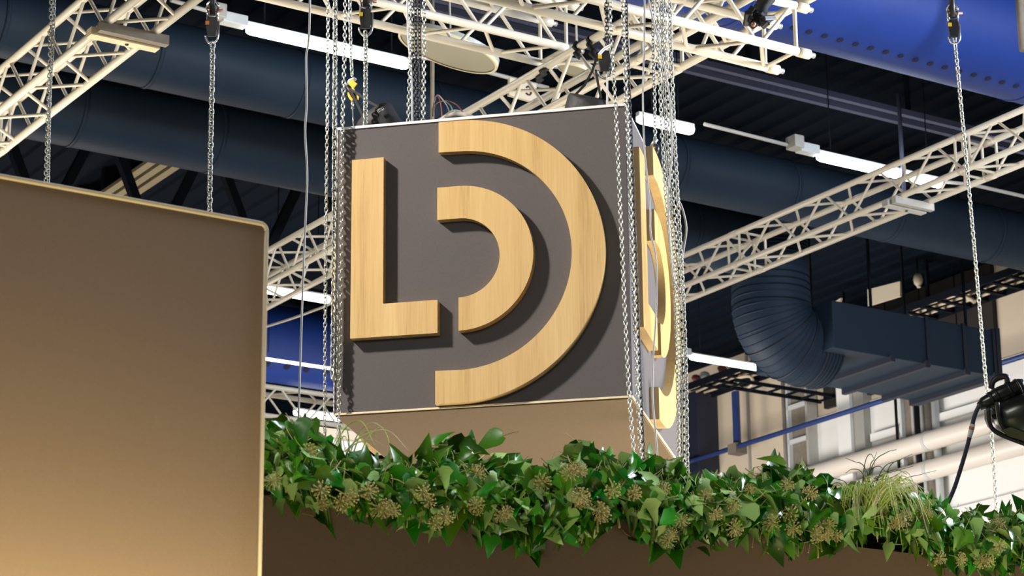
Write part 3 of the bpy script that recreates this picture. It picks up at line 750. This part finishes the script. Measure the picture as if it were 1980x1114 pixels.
# silhouette of the garland in the photograph, (px, top, bottom)
PROF = [(440, 800, 985), (525, 800, 985), (575, 812, 990), (610, 835, 1000), (640, 865, 1012), (700, 880, 1012), (780, 882, 1030), (830, 862, 1045), (870, 838, 1048), (910, 852, 1040), (960, 878, 1050), (1000, 880, 1085),
        (1045, 885, 1090), (1100, 860, 1070), (1150, 850, 1060), (1200, 868, 1040), (1260, 885, 1075), (1310, 890, 1092), (1345, 915, 1062), (1400, 918, 1060), (1440, 895, 1068), (1490, 885, 1082),
        (1530, 895, 1088), (1590, 912, 1090), (1640, 960, 1060), (1680, 940, 1045), (1740, 935, 1065), (1785, 945, 1100), (1850, 985, 1116), (1920, 975, 1125), (1990, 965, 1130), (2060, 975, 1140)]
def prof(px):
    for a, b in zip(PROF, PROF[1:]):
        if a[0] <= px <= b[0]:
            t = (px-a[0])/(b[0]-a[0]); return a[1]+(b[1]-a[1])*t, a[2]+(b[2]-a[2])*t
    return PROF[-1][1:]
rnd = random.Random(11)
PLANTS = [(505, 'ivy plant beside the brown wall panel edge'), (655, 'ivy plant under the left chains of the sign box'), (800, 'ivy plant in front of the sign box underside, left part'), (930, 'ivy plant below the large wooden half ring'),
          (1060, 'ivy plant with a long hanging tuft left of centre chains'), (1190, 'ivy plant where the right chains of the sign end'), (1320, 'ivy plant right of the sign box with bright hanging leaves'), (1460, 'ivy plant in front of the dark cabinet wall'),
          (1590, 'ivy plant left of the grass tuft'), (1750, 'ivy plant right of the grass tuft'), (1880, 'ivy plant below the black floodlight'), (2010, 'ivy plant at the far right edge')]
for pi, (pc_, lab) in enumerate(PLANTS):
    x0 = PLANTS[pi-1][0] if pi else pc_-150; x1 = PLANTS[pi+1][0] if pi+1 < len(PLANTS) else pc_+110
    lo = (x0+pc_)/2-12; hi = (x1+pc_)/2+12
    base = at_n(pc_, 1000, FN+0.2); base.z = FZ-0.1
    t = thing('ivy_plant', base, lab, 'plant', 'ivy plants along the planter wall')
    # trailing stems
    vm = MB()
    for k in range(22):
        px = rnd.uniform(lo+10, hi-10); tp, bt = prof(px)
        p0 = at_n(px+rnd.uniform(-25, 25), (tp+bt)/2, FN+0.16); p0.z = min(p0.z, FZ+0.05)
        side = rnd.random()
        if side < 0.55: q = [p0, at_n(px, tp+rnd.uniform(45, 70), FN+rnd.uniform(0.0, 0.12)), at_n(px+rnd.uniform(-30, 30), bt-rnd.uniform(10, 70), FN-rnd.uniform(0.05, 0.16))]
        else: q = [p0, at_n(px, tp+60, FN+rnd.uniform(0.05, 0.2)), at_n(px+rnd.uniform(-40, 40), tp+rnd.uniform(15, 45), FN+rnd.uniform(-0.05, 0.25))]
        vm.tube(smooth_path(q, 4), rnd.choice((0.002, 0.003, 0.004)), 4)
    tag(vm.build('vine_stem', M['vine'], t, fix=False), kind='stuff')
    dens = (hi-lo)*1.12
    nl = min(285, int(dens)+16)
    for k in range(nl):
        px = rnd.uniform(lo, hi); tp, bt = prof(px); f = rnd.random()
        f = 0.02+0.90*f
        py = tp+20+(bt-tp-40)*f+rnd.gauss(0, 9)-(rnd.uniform(0, 22) if f < 0.1 and rnd.random() < 0.5 else 0)+(rnd.uniform(0, 26) if f > 0.82 and rnd.random() < 0.4 else 0)
        # depth over the garland's section: bulges to the front in the middle, sits on the trough at the top
        bulge = math.sin(math.pi*min(1, max(0, f)))
        n_ = FN-0.03-0.14*bulge+rnd.uniform(-0.03, 0.20)*(1.0 if f < 0.62 else 0.35)
        if f < 0.25: n_ += rnd.uniform(0.0, 0.16)
        if f > 0.5: n_ = min(n_, FN-0.05)
        P = at_n(px, py, n_)
        s = rnd.choice((0.050, 0.062, 0.074, 0.084, 0.096, 0.112))*rnd.uniform(0.88, 1.08)
        # leaf plane normal: outwards; the tip hangs down, or stands up along the skyline
        up = f < 0.18
        az = rnd.gauss(0, 0.9)
        outw = (-NX*math.cos(az)+UX*math.sin(az))
        nrm = (outw*rnd.uniform(0.5, 1.0)+ZX*rnd.gauss(0.45 if not up else 0.15, 0.55))
        if rnd.random() < (0.20 if f < 0.75 else 0.12): nrm = -nrm*1.0+ZX*0.2
        nrm.normalize()
        tipd = (-ZX*(1.0 if not up else -0.55)+UX*rnd.gauss(0, 1.2)-NX*rnd.uniform(-0.3, 1.0)+ZX*rnd.gauss(0, 0.35))
        if f > 0.7: tipd = -ZX*1.3+UX*rnd.gauss(0, 0.6)-NX*rnd.uniform(-0.2, 0.5)
        tipd = (tipd-nrm*tipd.dot(nrm))
        if tipd.length < 0.05: continue
        tipd.normalize(); xx = tipd.cross(nrm).normalized()
        m4 = Matrix(((xx.x, tipd.x, nrm.x, 0), (xx.y, tipd.y, nrm.y, 0), (xx.z, tipd.z, nrm.z, 0), (0, 0, 0, 1)))
        put('leaf', LEAVES[rnd.randrange(len(LEAVES))], t, Matrix.Translation(P-tipd*s*0.5) @ m4 @ Matrix.Scale(s, 4))
    nu = 6 if pi not in (0, 11) else 5
    for k in range(nu):
        px = rnd.uniform(lo+8, hi-8); tp, bt = prof(px); f = rnd.choice((0.2, 0.45, 0.55, 0.65, 0.72, 0.8, 0.86))+rnd.uniform(-.06, .06)
        P = at_n(px, tp+20+(bt-tp-40)*f, FN-0.16-rnd.uniform(0, 0.05)-0.03*(f > 0.4))
        dirv = (-NX*0.6+UX*rnd.gauss(0, 0.5)+ZX*(0.8 if f < 0.35 else -0.5+rnd.uniform(-.4, .4))).normalized()
        rot = dirv.to_track_quat('Z', 'Y').to_matrix().to_4x4()
        s = rnd.uniform(0.040, 0.058)
        put('berry_umbel', UMB[rnd.randrange(4)], t, Matrix.Translation(P) @ rot @ Matrix.Scale(s, 4))
# grass tufts
def tuft(label, cx, cy, n, blades, mats, spread, rise, seed, fall=-0.45):
    r_ = random.Random(seed); b0 = at_n(cx, cy, n)
    t = thing('grass_tuft', b0, label, 'plant')
    mbs = [MB() for _ in mats]
    for k in range(blades):
        a = r_.uniform(-1, 1)
        p0 = b0+UX*r_.uniform(-0.04, 0.04)+NX*r_.uniform(-0.05, 0.05)
        hgt = rise*r_.uniform(0.55, 1.0); reach = spread*a
        fw = -NX*r_.uniform(-0.08, 0.22)
        q = [p0, p0+UX*reach*0.35+fw*0.4+ZX*hgt*0.8, p0+UX*reach*0.75+fw*0.8+ZX*hgt*0.95, p0+UX*reach*1.1+fw*1.1+ZX*hgt*r_.uniform(fall, max(0.75, fall+0.45) if fall > -1 else -0.5)]
        pts = smooth_path(q, 5); kk = len(pts)
        mbs[k % len(mats)].tube(pts, [0.0030*(1-0.75*i/kk) for i in range(kk)], 4)
    for mb, m in zip(mbs, mats): tag(mb.build('grass_blade', m, t, fix=False), kind='stuff')
tuft('arching yellow green grass tuft between ivy plants at right', 1672, 1000, FN-0.14, 110, [M['blade'], M['blade'], M['blade_pale']], 0.12, 0.125, 1)
tuft('few long yellow green grass strands hanging over the planter wall', 1690, 990, FN-0.17, 16, [M['blade'], M['blade_pale']], 0.13, 0.10, 9, -1.35)
tuft('upright thin dark grass behind the yellow green tuft', 1676, 985, FN+0.15, 20, [M['blade_dark'], M['blade_dark']], 0.10, 0.19, 2, 0.7)
tuft('sparse pale grass arching in front of the sign box corner', 655, 900, FN+0.2, 12, [M['blade_pale'], M['blade']], 0.16, 0.13, 3)

# ================================================================== CHAINS
def link_mesh(name, wire, pitch, m):
    lh = pitch/2+wire*0.5; rw = wire*1.25
    st = lh-rw
    pts = []
    for a in (0, 45, 90, 135, 180): pts.append((rw*math.cos(math.radians(a)), 0, st+rw*math.sin(math.radians(a))))
    for a in (180, 225, 270, 315, 360): pts.append((rw*math.cos(math.radians(a)), 0, -st+rw*math.sin(math.radians(a))))
    return MB().tube(pts, wire/2, 5, closed=True).mesh(name, m)
LM = {}
def chain(label, pts, m='chain', pitch=0.022, wire=0.0068, twist=0.0, stuff=False, group=None, parts=None, name='chain'):
    """pts: world polyline top -> bottom"""
    key = (m, pitch, wire)
    if key not in LM: LM[key] = link_mesh('link_'+m, wire, pitch, M[m])
    me = LM[key]
    pts = smooth_path(pts, 10) if len(pts) > 2 else lerp_path(pts, 8)
    L = [0]
    for a, b in zip(pts, pts[1:]): L.append(L[-1]+(b-a).length)
    n = int(L[-1]/pitch)
    t = thing(name, pts[-1], label, 'chain', group or 'hoist chains hanging around the sign box')
    src_v = [v.co.copy() for v in me.vertices]; src_f = [list(p.vertices) for p in me.polygons]
    mb = MB(); j = 1
    for i in range(n):
        s = (i+0.5)*pitch
        while j < len(L)-1 and L[j] < s: j += 1
        d = (pts[j]-pts[j-1]); p = pts[j-1]+d*((s-L[j-1])/max(1e-6, d.length)); d.normalize()
        z = -d; x = CR - z*CR.dot(z); x.normalize(); y = z.cross(x)
        ang = twist+(math.pi/2 if i % 2 else 0)+0.12*math.sin(i*0.7+len(label))
        x2 = x*math.cos(ang)+y*math.sin(ang); y2 = z.cross(x2)
        m4 = Matrix(((x2.x, y2.x, z.x, p.x), (x2.y, y2.y, z.y, p.y), (x2.z, y2.z, z.z, p.z), (0, 0, 0, 1)))
        if stuff or i >= 295: mb.add([m4 @ v for v in src_v], src_f, 0, True)
        else: put('link', me, t, m4)
    if mb.v: tag(mb.build('links', M[m], t, fix=False), kind='stuff')
    return t
def pyl(lst, y): return [at_y(x, y_, y) for x, y_ in lst]
def pd(lst, d): return [at_d(x, y, d) for x, y in lst]
T45 = math.pi/4
chain('silver chain pair strand dropping behind the brown wall panel, left strand', pd([(102, -230), (98, 60), (92, 240), (86, 420)], 14.5), 'chain_old', 0.022, 0.0075, 0.3)
chain('silver chain pair strand dropping behind the brown wall panel, right strand', pd([(108, -230), (103, 60), (96, 200), (92, 420)], 14.6), 'chain', 0.022, 0.0075, 0.9)
chain('silver twisted chain hanging from a hook above the brown wall panel', pd([(411, 82), (409, 200), (406, 330), (405, 430)], 10.6), 'chain', 0.024, 0.0085, T45)
chain('thin silver chain leftmost beside the sign box', pyl([(634, -230), (634, 60), (632, 300), (629, 600), (628, 790), (626, 880)], 11.47), 'chain', 0.022, 0.0058, 0.5)
chain('heavy silver chain with doubled loop at the sign box left edge', pyl([(648, -230), (648, 60), (647, 250), (646, 500), (643, 732)], 11.45), 'chain', 0.028, 0.0095, T45)
chain('second strand of the doubled silver chain loop', pyl([(650, 560), (650, 640), (648, 720), (643, 742)], 11.46), 'chain', 0.028, 0.009, T45)
chain('silver chain down the left edge of the sign box face', pyl([(668, -230), (667, 60), (662, 250), (659, 500), (656, 740), (655, 880)], 11.46), 'chain', 0.022, 0.0065, 0.1)
chain('short silver chain ending at the yellow hook', pyl([(676, -230), (677, 40), (681, 152)], 11.72), 'chain', 0.022, 0.0068, 0.8)
chain('light silver chain below the black hook block, behind sign box', pyl([(707, 60), (707, 140), (706, 260)], 11.62), 'chain', 0.022, 0.009, T45)
chain('silver chain dropping into the sign box, left of black bundle', pyl([(795, -230), (794, 80), (791, 170), (789, 262)], 11.62), 'chain', 0.022, 0.0062, 0.1)
chain('silver chain dropping into the sign box, right of black bundle', pyl([(820, -230), (820, 80), (819, 180), (818, 260)], 11.62), 'chain', 0.022, 0.0066, 0.1)
for k, (dx, lab) in enumerate(((-6, 'left strand'), (1, 'middle strand'), (8, 'right strand'))):
    chain('black chain bundle above the sign box, '+lab, pyl([(801+dx, -230), (803+dx, 60), (806+dx, 160), (807+dx*1.3, 262)], 11.85+0.03*k), 'chain_dark', 0.022, 0.0066, 0.4*k, True)
chain('black chain above the black hook block near the truss', pyl([(1173, -230), (1173, 20), (1174, 92)], 11.75), 'chain_dark', 0.022, 0.0072, 0.2)
chain('silver chain slanting across the sign box right edge', pyl([(1177, -230), (1180, 20), (1186, 140), (1191, 220), (1200, 420), (1209, 620), (1217, 770), (1228, 900)], 11.40), 'chain', 0.022, 0.0062, 0.1)
chain('silver chain beside its black twin at the sign corner', pyl([(1204, -230), (1205, 20), (1210, 160), (1215, 280), (1222, 470), (1230, 680), (1240, 920)], 11.42), 'chain', 0.022, 0.0068, 0.1)
chain('black twin chain at the sign corner', pyl([(1210, -230), (1211, 20), (1216, 160), (1221, 280), (1228, 470), (1236, 680), (1246, 920)], 11.46), 'chain_dark', 0.022, 0.0062, 0.6)
chain('silver chain ending in a hook above the side letters', pyl([(1262, -230), (1263, 60), (1265, 160), (1267, 280)], 12.5), 'chain', 0.022, 0.0066, 0.4)
B_ = [(1272, 12.35, 'chain', 0.0066, 0.3, 'first'), (1280, 12.4, 'chain_old', 0.0062, 0.9, 'second'), (1286, 12.3, 'chain', 0.0064, 0.1, 'third'), (1296, 12.25, 'chain', 0.0070, 0.5, 'fourth')]
for k, (x, d, m, wi, tw, lab) in enumerate(B_):
    x2 = 1304+k*5.5
    chain('silver chain of the bundle right of the sign box, %s from left' % lab, pd([(x-2, -230), (x, 40), (x+4, 160), (x+10, 300), (0.5*(x+x2)+6, 450), (x2, 560), (x2+6, 720), (x2+8, 870), (x2+10, 950)], d), m, 0.022, wi, tw)
chain('long silver chain in front of the right hand truss', pd([(1845, 70), (1852, 140), (1869, 320), (1883, 470), (1896, 620), (1907, 745), (1918, 850), (1928, 1000)], 14.0), 'chain', 0.0215, 0.0078, 0.45)

# hook blocks
def hook_block(label, px, py, d, s, orange=False, shackle=True):
    c = d if isinstance(d, Vector) else at_d(px, py, d); t = thing('hook_block', c-ZX*0.1*s, label, 'hook', 'chain hooks above the stand')
    ax = (CR, _f, ZX)
    MB().box((-0.022*s, -0.018*s, -0.05*s), (0.022*s, 0.018*s, 0.05*s), 0, None)
    mb = MB(); vs = [(-.022, .05), (.022, .05), (.028, 0), (.02, -.05), (-.02, -.05), (-.028, 0)]
    mb.prism([(a*s, b*s) for a, b in vs], lambda a, b, q: c+CR*a+ZX*b+_f*q, -0.016*s, 0.016*s); mb.build('block_body', M['black'], t, 0.003)
    mb = MB(); mb.tube([c+CR*(0.03*s*math.cos(a))+ZX*(-0.045*s+0.04*s*math.sin(a)) for a in [math.pi+math.pi*i/8 for i in range(9)]]+[c+CR*0.03*s+ZX*0.03*s], 0.006*s, 6); mb.build('hook_bow', M['steel'], t)
    MB().box((0, 0, 0), (1, 1, 1))
    MB().prism([(-.03*s, .01*s), (-.012*s, .01*s), (-.012*s, .03*s), (-.03*s, .03*s)], lambda a, b, q: c+CR*a+ZX*b+_f*q, -0.02*s, -0.012*s).build('warning_mark', M['orange'] if orange else M['yellow'], t)
    if shackle:
        mb = MB(); mb.tube([c+CR*(0.026*s*math.cos(a))+ZX*(0.10*s+0.035*s*math.sin(a)) for a in [math.pi*i/8 for i in range(9)]], 0.008*s, 6)
        mb.tube([c+CR*0.026*s+ZX*0.10*s, c+CR*0.022*s+ZX*0.04*s], 0.008*s, 6); mb.tube([c-CR*0.026*s+ZX*0.10*s, c-CR*0.022*s+ZX*0.04*s], 0.008*s, 6)
        mb.build('shackle', M['steel'], t)
        MB().tube([c-CR*0.03*s+ZX*0.085*s, c+CR*0.05*s+ZX*0.085*s], 0.007*s, 6).build('shackle_pin', M['copper'], t)
        MB().tube([c+ZX*0.06*s, c+ZX*0.14*s, c+ZX*0.36*s], 0.016*s, 8).build('upper_hook', M['black'], t)
    return t
hook_block('black hook block above the twisted chain, upper left', 410, 52, 10.6, 0.9, True)
hook_block('black hook block with yellow mark left of the round lamp', 707, 36, at_y(707, 36, 11.62), 1.15)
hook_block('black hook block with copper pin at top right', 1844, 55, 14.0, 1.1)
hook_block('black hook block hanging before the white truss at right of bag', 1169, 118, at_y(1169, 118, 11.75), 1.15, False, False)
# steel wire under the right block and yellow hook wire
def cable(label, pts, r, m, name='cable', cat='cable', k=6):
    o = MB().tube(smooth_path(pts, k) if len(pts) > 2 else pts, r, 6).build(name, M[m]); return tag(o, label, cat)
cable('steel wire under the hook block right of bag', pyl([(1173, 136), (1174, 165), (1174, 215)], 11.75), 0.006, 'white_cable', 'wire', 'wire')
cable('pale grey cable hanging left of the sign box chains', pd([(601, -230), (599, 20), (596, 85), (592, 112), (593, 200), (590, 255), (594, 337), (591, 420), (586, 540), (581, 690), (577, 815)], 10.8), 0.0055, 'white_cable')
cable('thin pale cable beside the black chain bundle', pyl([(786, -230), (788, 40), (795, 140), (798, 262)], 11.66), 0.006, 'white_cable')
cable('grey cord draped over the side letters of the sign', pyl([(1247, -230), (1246, 60), (1243, 180), (1246, 285), (1250, 330), (1257, 400), (1258, 450), (1267, 490), (1270, 540), (1268, 620), (1263, 690), (1262, 770), (1268, 840), (1273, 910)], 11.38), 0.0052, 'grey_cable', 'cord', 'cord')
cable('white rope slanting into the chain bundle', pd([(1250, -40), (1256, 10), (1272, 75), (1285, 130), (1296, 200), (1299, 300), (1292, 380), (1296, 480), (1303, 540), (1313, 560)], 12.0), 0.0045, 'white_cable', 'rope', 'rope')
cable('thin looping grey cable right of the chain bundle', pd([(1306, 380), (1318, 400), (1327, 440), (1322, 480), (1316, 520)], 12.5), 0.006, 'grey_cable')
cable('brownish cable sagging behind the left chains', [at_u(x, y, 9.34) for x, y in ((500, 636), (555, 619), (600, 603), (645, 583), (664, 550), (652, 517))], 0.012, 'fixture_grey')
# yellow snap hook with strap
yh = thing('snap_hook', at_y(682, 190, 11.72), 'yellow safety hook holding the chain bag strap', 'hook')
def dp(x, y, d=11.72): return at_y(x, y, d)
MB().tube([dp(671, 166), dp(677, 156), dp(684, 152), dp(687, 155)], 0.011, 8).build('hook_bow', M['alu2'], yh)
mb = MB(); ol = [(676, 157), (684, 155), (686, 159), (691, 162), (687, 166), (684, 170), (687, 177), (692, 181), (689, 183), (683, 178), (680, 169), (674, 163)]
mb.prism(ol, lambda a, b, q: dp(a, b)+_f*q, -0.02, 0.02); mb.build('hook_body', M['yellow'], yh, 0.002)
mb = MB(); mb.prism([(672, 179), (675, 179), (679, 187), (683, 192), (681, 196), (676, 192), (673, 186)], lambda a, b, q: dp(a, b)+_f*q, -0.015, 0.015); mb.build('hook_lever', M['yellow'], yh, 0.002)
MB().prism([(690, 184), (694, 187), (693, 193), (690, 192)], lambda a, b, q: dp(a, b)+_f*q, -0.012, 0.012).build('hook_tip', M['yellow'], yh)
MB().tube([dp(671, 167), dp(676, 175), dp(684, 186), dp(688, 192)], 0.014, 6).build('thimble', M['black'], yh)
MB().tube([dp(681, 195), dp(682, 210)], 0.008, 8).build('ferrule', M['steel'], yh)
MB().tube([dp(682, 210), dp(684, 262)], 0.004, 6).build('wire_tail', M['steel'], yh)
# chain bags
def bag(label, pts, d, straps, ring=None, dep=0.22):
    t = thing('chain_bag', at_y(sum(p[0] for p in pts)/len(pts), max(p[1] for p in pts), d), label, 'bag')
    n = len(pts); cx = sum(p[0] for p in pts)/n; cy = sum(p[1] for p in pts)/n
    vs = []; secs = ((0.45, -0.5), (0.9, -0.35), (1.0, 0.0), (0.9, 0.35), (0.45, 0.5))
    for sc, q in secs:
        vs += [at_y(cx+(x-cx)*sc, cy+(y-cy)*sc, d)+_f*(q*dep) for x, y in pts]
    fs = []
    for i in range(len(secs)-1):
        for k in range(n): fs.append((i*n+k, i*n+(k+1) % n, (i+1)*n+(k+1) % n, (i+1)*n+k))
    fs.append(tuple(range(n))); fs.append(tuple(range((len(secs)-1)*n, len(secs)*n)))
    MB().add(vs, fs, 0, True).build('bag_body', M['black_fabric'], t)
    for st in straps:
        q = [at_y(x, y, d-0.06) for x, y in st]
        mb = MB()
        for a, b in zip(q, q[1:]): mb.bar(a, b, 0.013, 0.006, _f)
        stp = mb.build('strap', M['black_fabric'], t)
    if ring: MB().tube([at_y(x, y, d-0.13) for x, y in ring], 0.004, 6, closed=True).build('buckle', M['steel'], stp)
    return t
bag('black fabric chain bag slumped on the sign box top left', [(684, 262), (690, 238), (702, 220), (722, 208), (738, 199), (750, 198), (758, 203), (768, 220), (784, 244), (790, 262)], 11.76,
    [[(676, 172), (692, 181), (712, 196), (730, 206)], [(678, 176), (690, 200), (700, 222), (703, 236)]], [(729, 214), (740, 208), (742, 211), (731, 217)])
bag('dark canvas chain bag standing behind the sign box top right', [(1088, 232), (1092, 208), (1098, 184), (1102, 180), (1128, 184), (1160, 191), (1172, 195), (1176, 212), (1176, 232)], 11.82,
    [[(1112, 184), (1130, 165), (1145, 138), (1155, 108)], [(1152, 135), (1156, 160), (1162, 190)]])
cable('white lashing line from the bag strap to the chain', pyl([(1158, 106), (1168, 95), (1182, 87)], 11.68), 0.008, 'cable_white', 'lashing_line', 'rope')
# straps wound on the trusses
def wrap(label, a, b, d, wd):
    p, q = at_u(*a, d), at_u(*b, d)
    t = MB(); k = 7
    pts = [p.lerp(q, i/k)+CR*(0.012*math.sin(i*2.1)) for i in range(k+1)]
    t.tube(pts, [wd*(1+0.2*math.sin(i*1.7)) for i in range(k+1)], 8)
    return tag(t.build('truss_strap', M['black_fabric']), label, 'strap')
wrap('black velcro strap around truss chord above paper sign', (1039, 157), (1056, 131), 8.463, 0.022)
wrap('black strap hanging on the truss left of the bag strap', (1112, 83), (1119, 112), 8.453, 0.02)
wrap('black strap hanging on the truss near the dark hook block', (1137, 75), (1152, 116), 8.453, 0.02)
# dark clamp on the right end truss
ck = thing('truss_clamp', at_d(1460, 40, 12.9), 'black hoist clamp wrapped in straps on the spigot end truss', 'clamp')
MB().tube(pd([(1488, -25), (1484, -4), (1474, 10), (1468, 26), (1458, 40)], 12.6), [0.03, 0.045, 0.036, 0.045, 0.03], 9).build('strap', M['black_fabric'], ck)
rk = random.Random(4)
for (x, y) in ((1450, 24), (1456, 33), (1463, 40), (1471, 41), (1477, 37), (1446, 36), (1484, 36), (1459, 46)):
    p = at_d(x, y, 12.55); v = (CR*rk.uniform(-1, 1)+CU*rk.uniform(-1, 1)+_f*rk.uniform(-1, 1)).normalized()*rk.uniform(0.03, 0.045)
    MB().bar(p-v, p+v, rk.uniform(0.03, 0.05), rk.uniform(0.02, 0.04)).build('clamp_jaw', M['black'], ck, 0.006)
MB().ball(at_d(1457, 47, 12.5), 0.014).build('clamp_bolt', M['copper'], ck)
# end hook of the silver chain near side letters
hk = thing('end_hook', at_y(1265, 290, 12.5), 'small dark end hook under the chain above side letters', 'hook')
MB().tube(pyl([(1260, 284), (1264, 276), (1270, 269)], 12.5), 0.012, 8).build('hook_bow', M['alu2'], hk)
MB().ball(at_y(1269, 288, 12.5), (0.02, 0.02, 0.03), 0, None, 8, 6).build('hook_body', M['chain_dark'], hk)
# coloured wires behind the box top
wi = thing('wire_bunch', at_y(850, 232, 11.8), 'bunch of thin coloured wires looping above the sign box', 'wires')
W_ = [([(836, 222), (838, 205), (843, 186), (850, 191), (853, 206), (854, 222), (853, 268)], 'red_cable'), ([(836, 224), (839, 200), (846, 184), (857, 194), (866, 208), (869, 224), (868, 268)], 'grey_cable'),
      ([(837, 222), (842, 203), (858, 196), (870, 203), (876, 216), (878, 228), (880, 268)], 'teal_cable'), ([(837, 225), (843, 202), (862, 195), (880, 201), (891, 212), (896, 224), (899, 268)], 'red_cable')]
for q, m in W_: MB().tube(smooth_path(pyl(q, 11.8), 6), 0.0034, 6).build('wire', M[m], wi)
jb = thing('cable_coil', at_y(890, 232, 11.8), 'beige coiled cable bundle on the sign box top', 'cable')
for k in range(4):
    q = [(845-k, 240), (862+k, 228-k), (880, 222-k*1.5), (905-k, 225), (925+k, 236)]
    MB().tube(smooth_path(pyl(q, 11.8+0.05*k), 5), 0.016, 6).build('coil_turn', M['fixture_grey'], jb)

# ================================================================== FLOODLIGHT at right
fl = thing('floodlight', at_d(1940, 850, 9.6), 'black floodlight with round plug coupling at the right edge', 'floodlight')
def fp(x, y, d=9.6): return at_d(x, y, d)
MB().tube([fp(1893, 787), fp(1903, 780), fp(1915, 774), fp(1925, 768), fp(1938, 762), fp(1950, 757), fp(1960, 752), fp(1973, 746), fp(1980, 744)], [0.016, 0.026, 0.028, 0.032, 0.034, 0.034, 0.030, 0.030, 0.024], 16).build('plug_coupling', M['flood'], fl)
pgc = bpy.data.objects['plug_coupling']
for (x, y, r) in ((1917, 773, 0.033), (1928, 767, 0.037), (1952, 756, 0.037), (1968, 748, 0.033)):
    c = fp(x, y); d = (fp(x+10, y-5)-c).normalized()
    MB().tube([c-d*0.006, c+d*0.006], r, 16).build('coupling_ring', M['black'], pgc)
MB().tube(smooth_path([fp(1916, 752), fp(1920, 738), fp(1932, 729), fp(1946, 729), fp(1948, 740)], 5), 0.012, 8).build('lever', M['black'], fl)
hs = [(1911, 783), (1912, 815), (1918, 830), (1938, 841), (1962, 850), (1990, 862), (2040, 870), (2050, 790), (1990, 752), (1965, 764)]
mb = MB(); n = len(hs); secs = ((0.6, -0.14), (0.92, -0.10), (1.0, 0.0), (0.95, 0.12), (0.7, 0.2)); cx, cy = 1975, 812; vs = []
for sc, q in secs: vs += [fp(cx+(x-cx)*sc, cy+(y-cy)*sc)+_f*q for x, y in hs]
fs = [(i*n+k, i*n+(k+1) % n, (i+1)*n+(k+1) % n, (i+1)*n+k) for i in range(len(secs)-1) for k in range(n)]
fs += [tuple(range(n)), tuple(range((len(secs)-1)*n, len(secs)*n))]
mb.add(vs, fs, 0, True); mb.build('housing', M['flood'], fl)
for q in ([(1928, 778), (1932, 810), (1945, 832), (1990, 852)], [(1911, 790), (1913, 818), (1930, 838), (1990, 862)], [(1962, 800), (1975, 840), (1990, 850)]):
    MB().tube(smooth_path([fp(x, y, 9.47) for x, y in q], 5), 0.009, 8).build('housing_rib', M['black'], fl)
mb = MB(); mb.prism([(1934, 832), (1955, 826), (1990, 840), (1990, 856), (1950, 844)], lambda a, b, q: fp(a, b, 9.46)+_f*q, -0.004, 0.01); mb.build('lens', M['flood_glass'], fl)
for (x, y) in ((1922, 790), (1922, 806)): MB().ball(fp(x, y, 9.5), 0.012, 0, None, 8, 5).build('stud', M['black'], fl)
b0 = fp(2020, 850); MB().tube([b0, Vector((b0.x, b0.y, 3.0))], 0.02, 8).build('mounting_post', M['black'], fl)
cb = thing('power_cable', fp(1820, 990), 'dark navy power cable with white sleeve from the floodlight', 'cable')
cq = [fp(1895, 781), fp(1886, 800), fp(1880, 822), fp(1876, 840), fp(1869, 868), fp(1858, 905), fp(1845, 945), fp(1828, 985), fp(1812, 1030)]
MB().tube(smooth_path(cq, 6), 0.0085, 10).build('cable_run', M['navy_cable'], cb)
MB().tube([fp(1880.5, 820), fp(1877, 836), fp(1874.5, 846)], 0.0105, 10).build('white_sleeve', M['cable_white'], cb)
MB().tube([fp(1879.6, 825), fp(1878.2, 831)], 0.0112, 10).build('red_band', M['traybits_red'], cb)
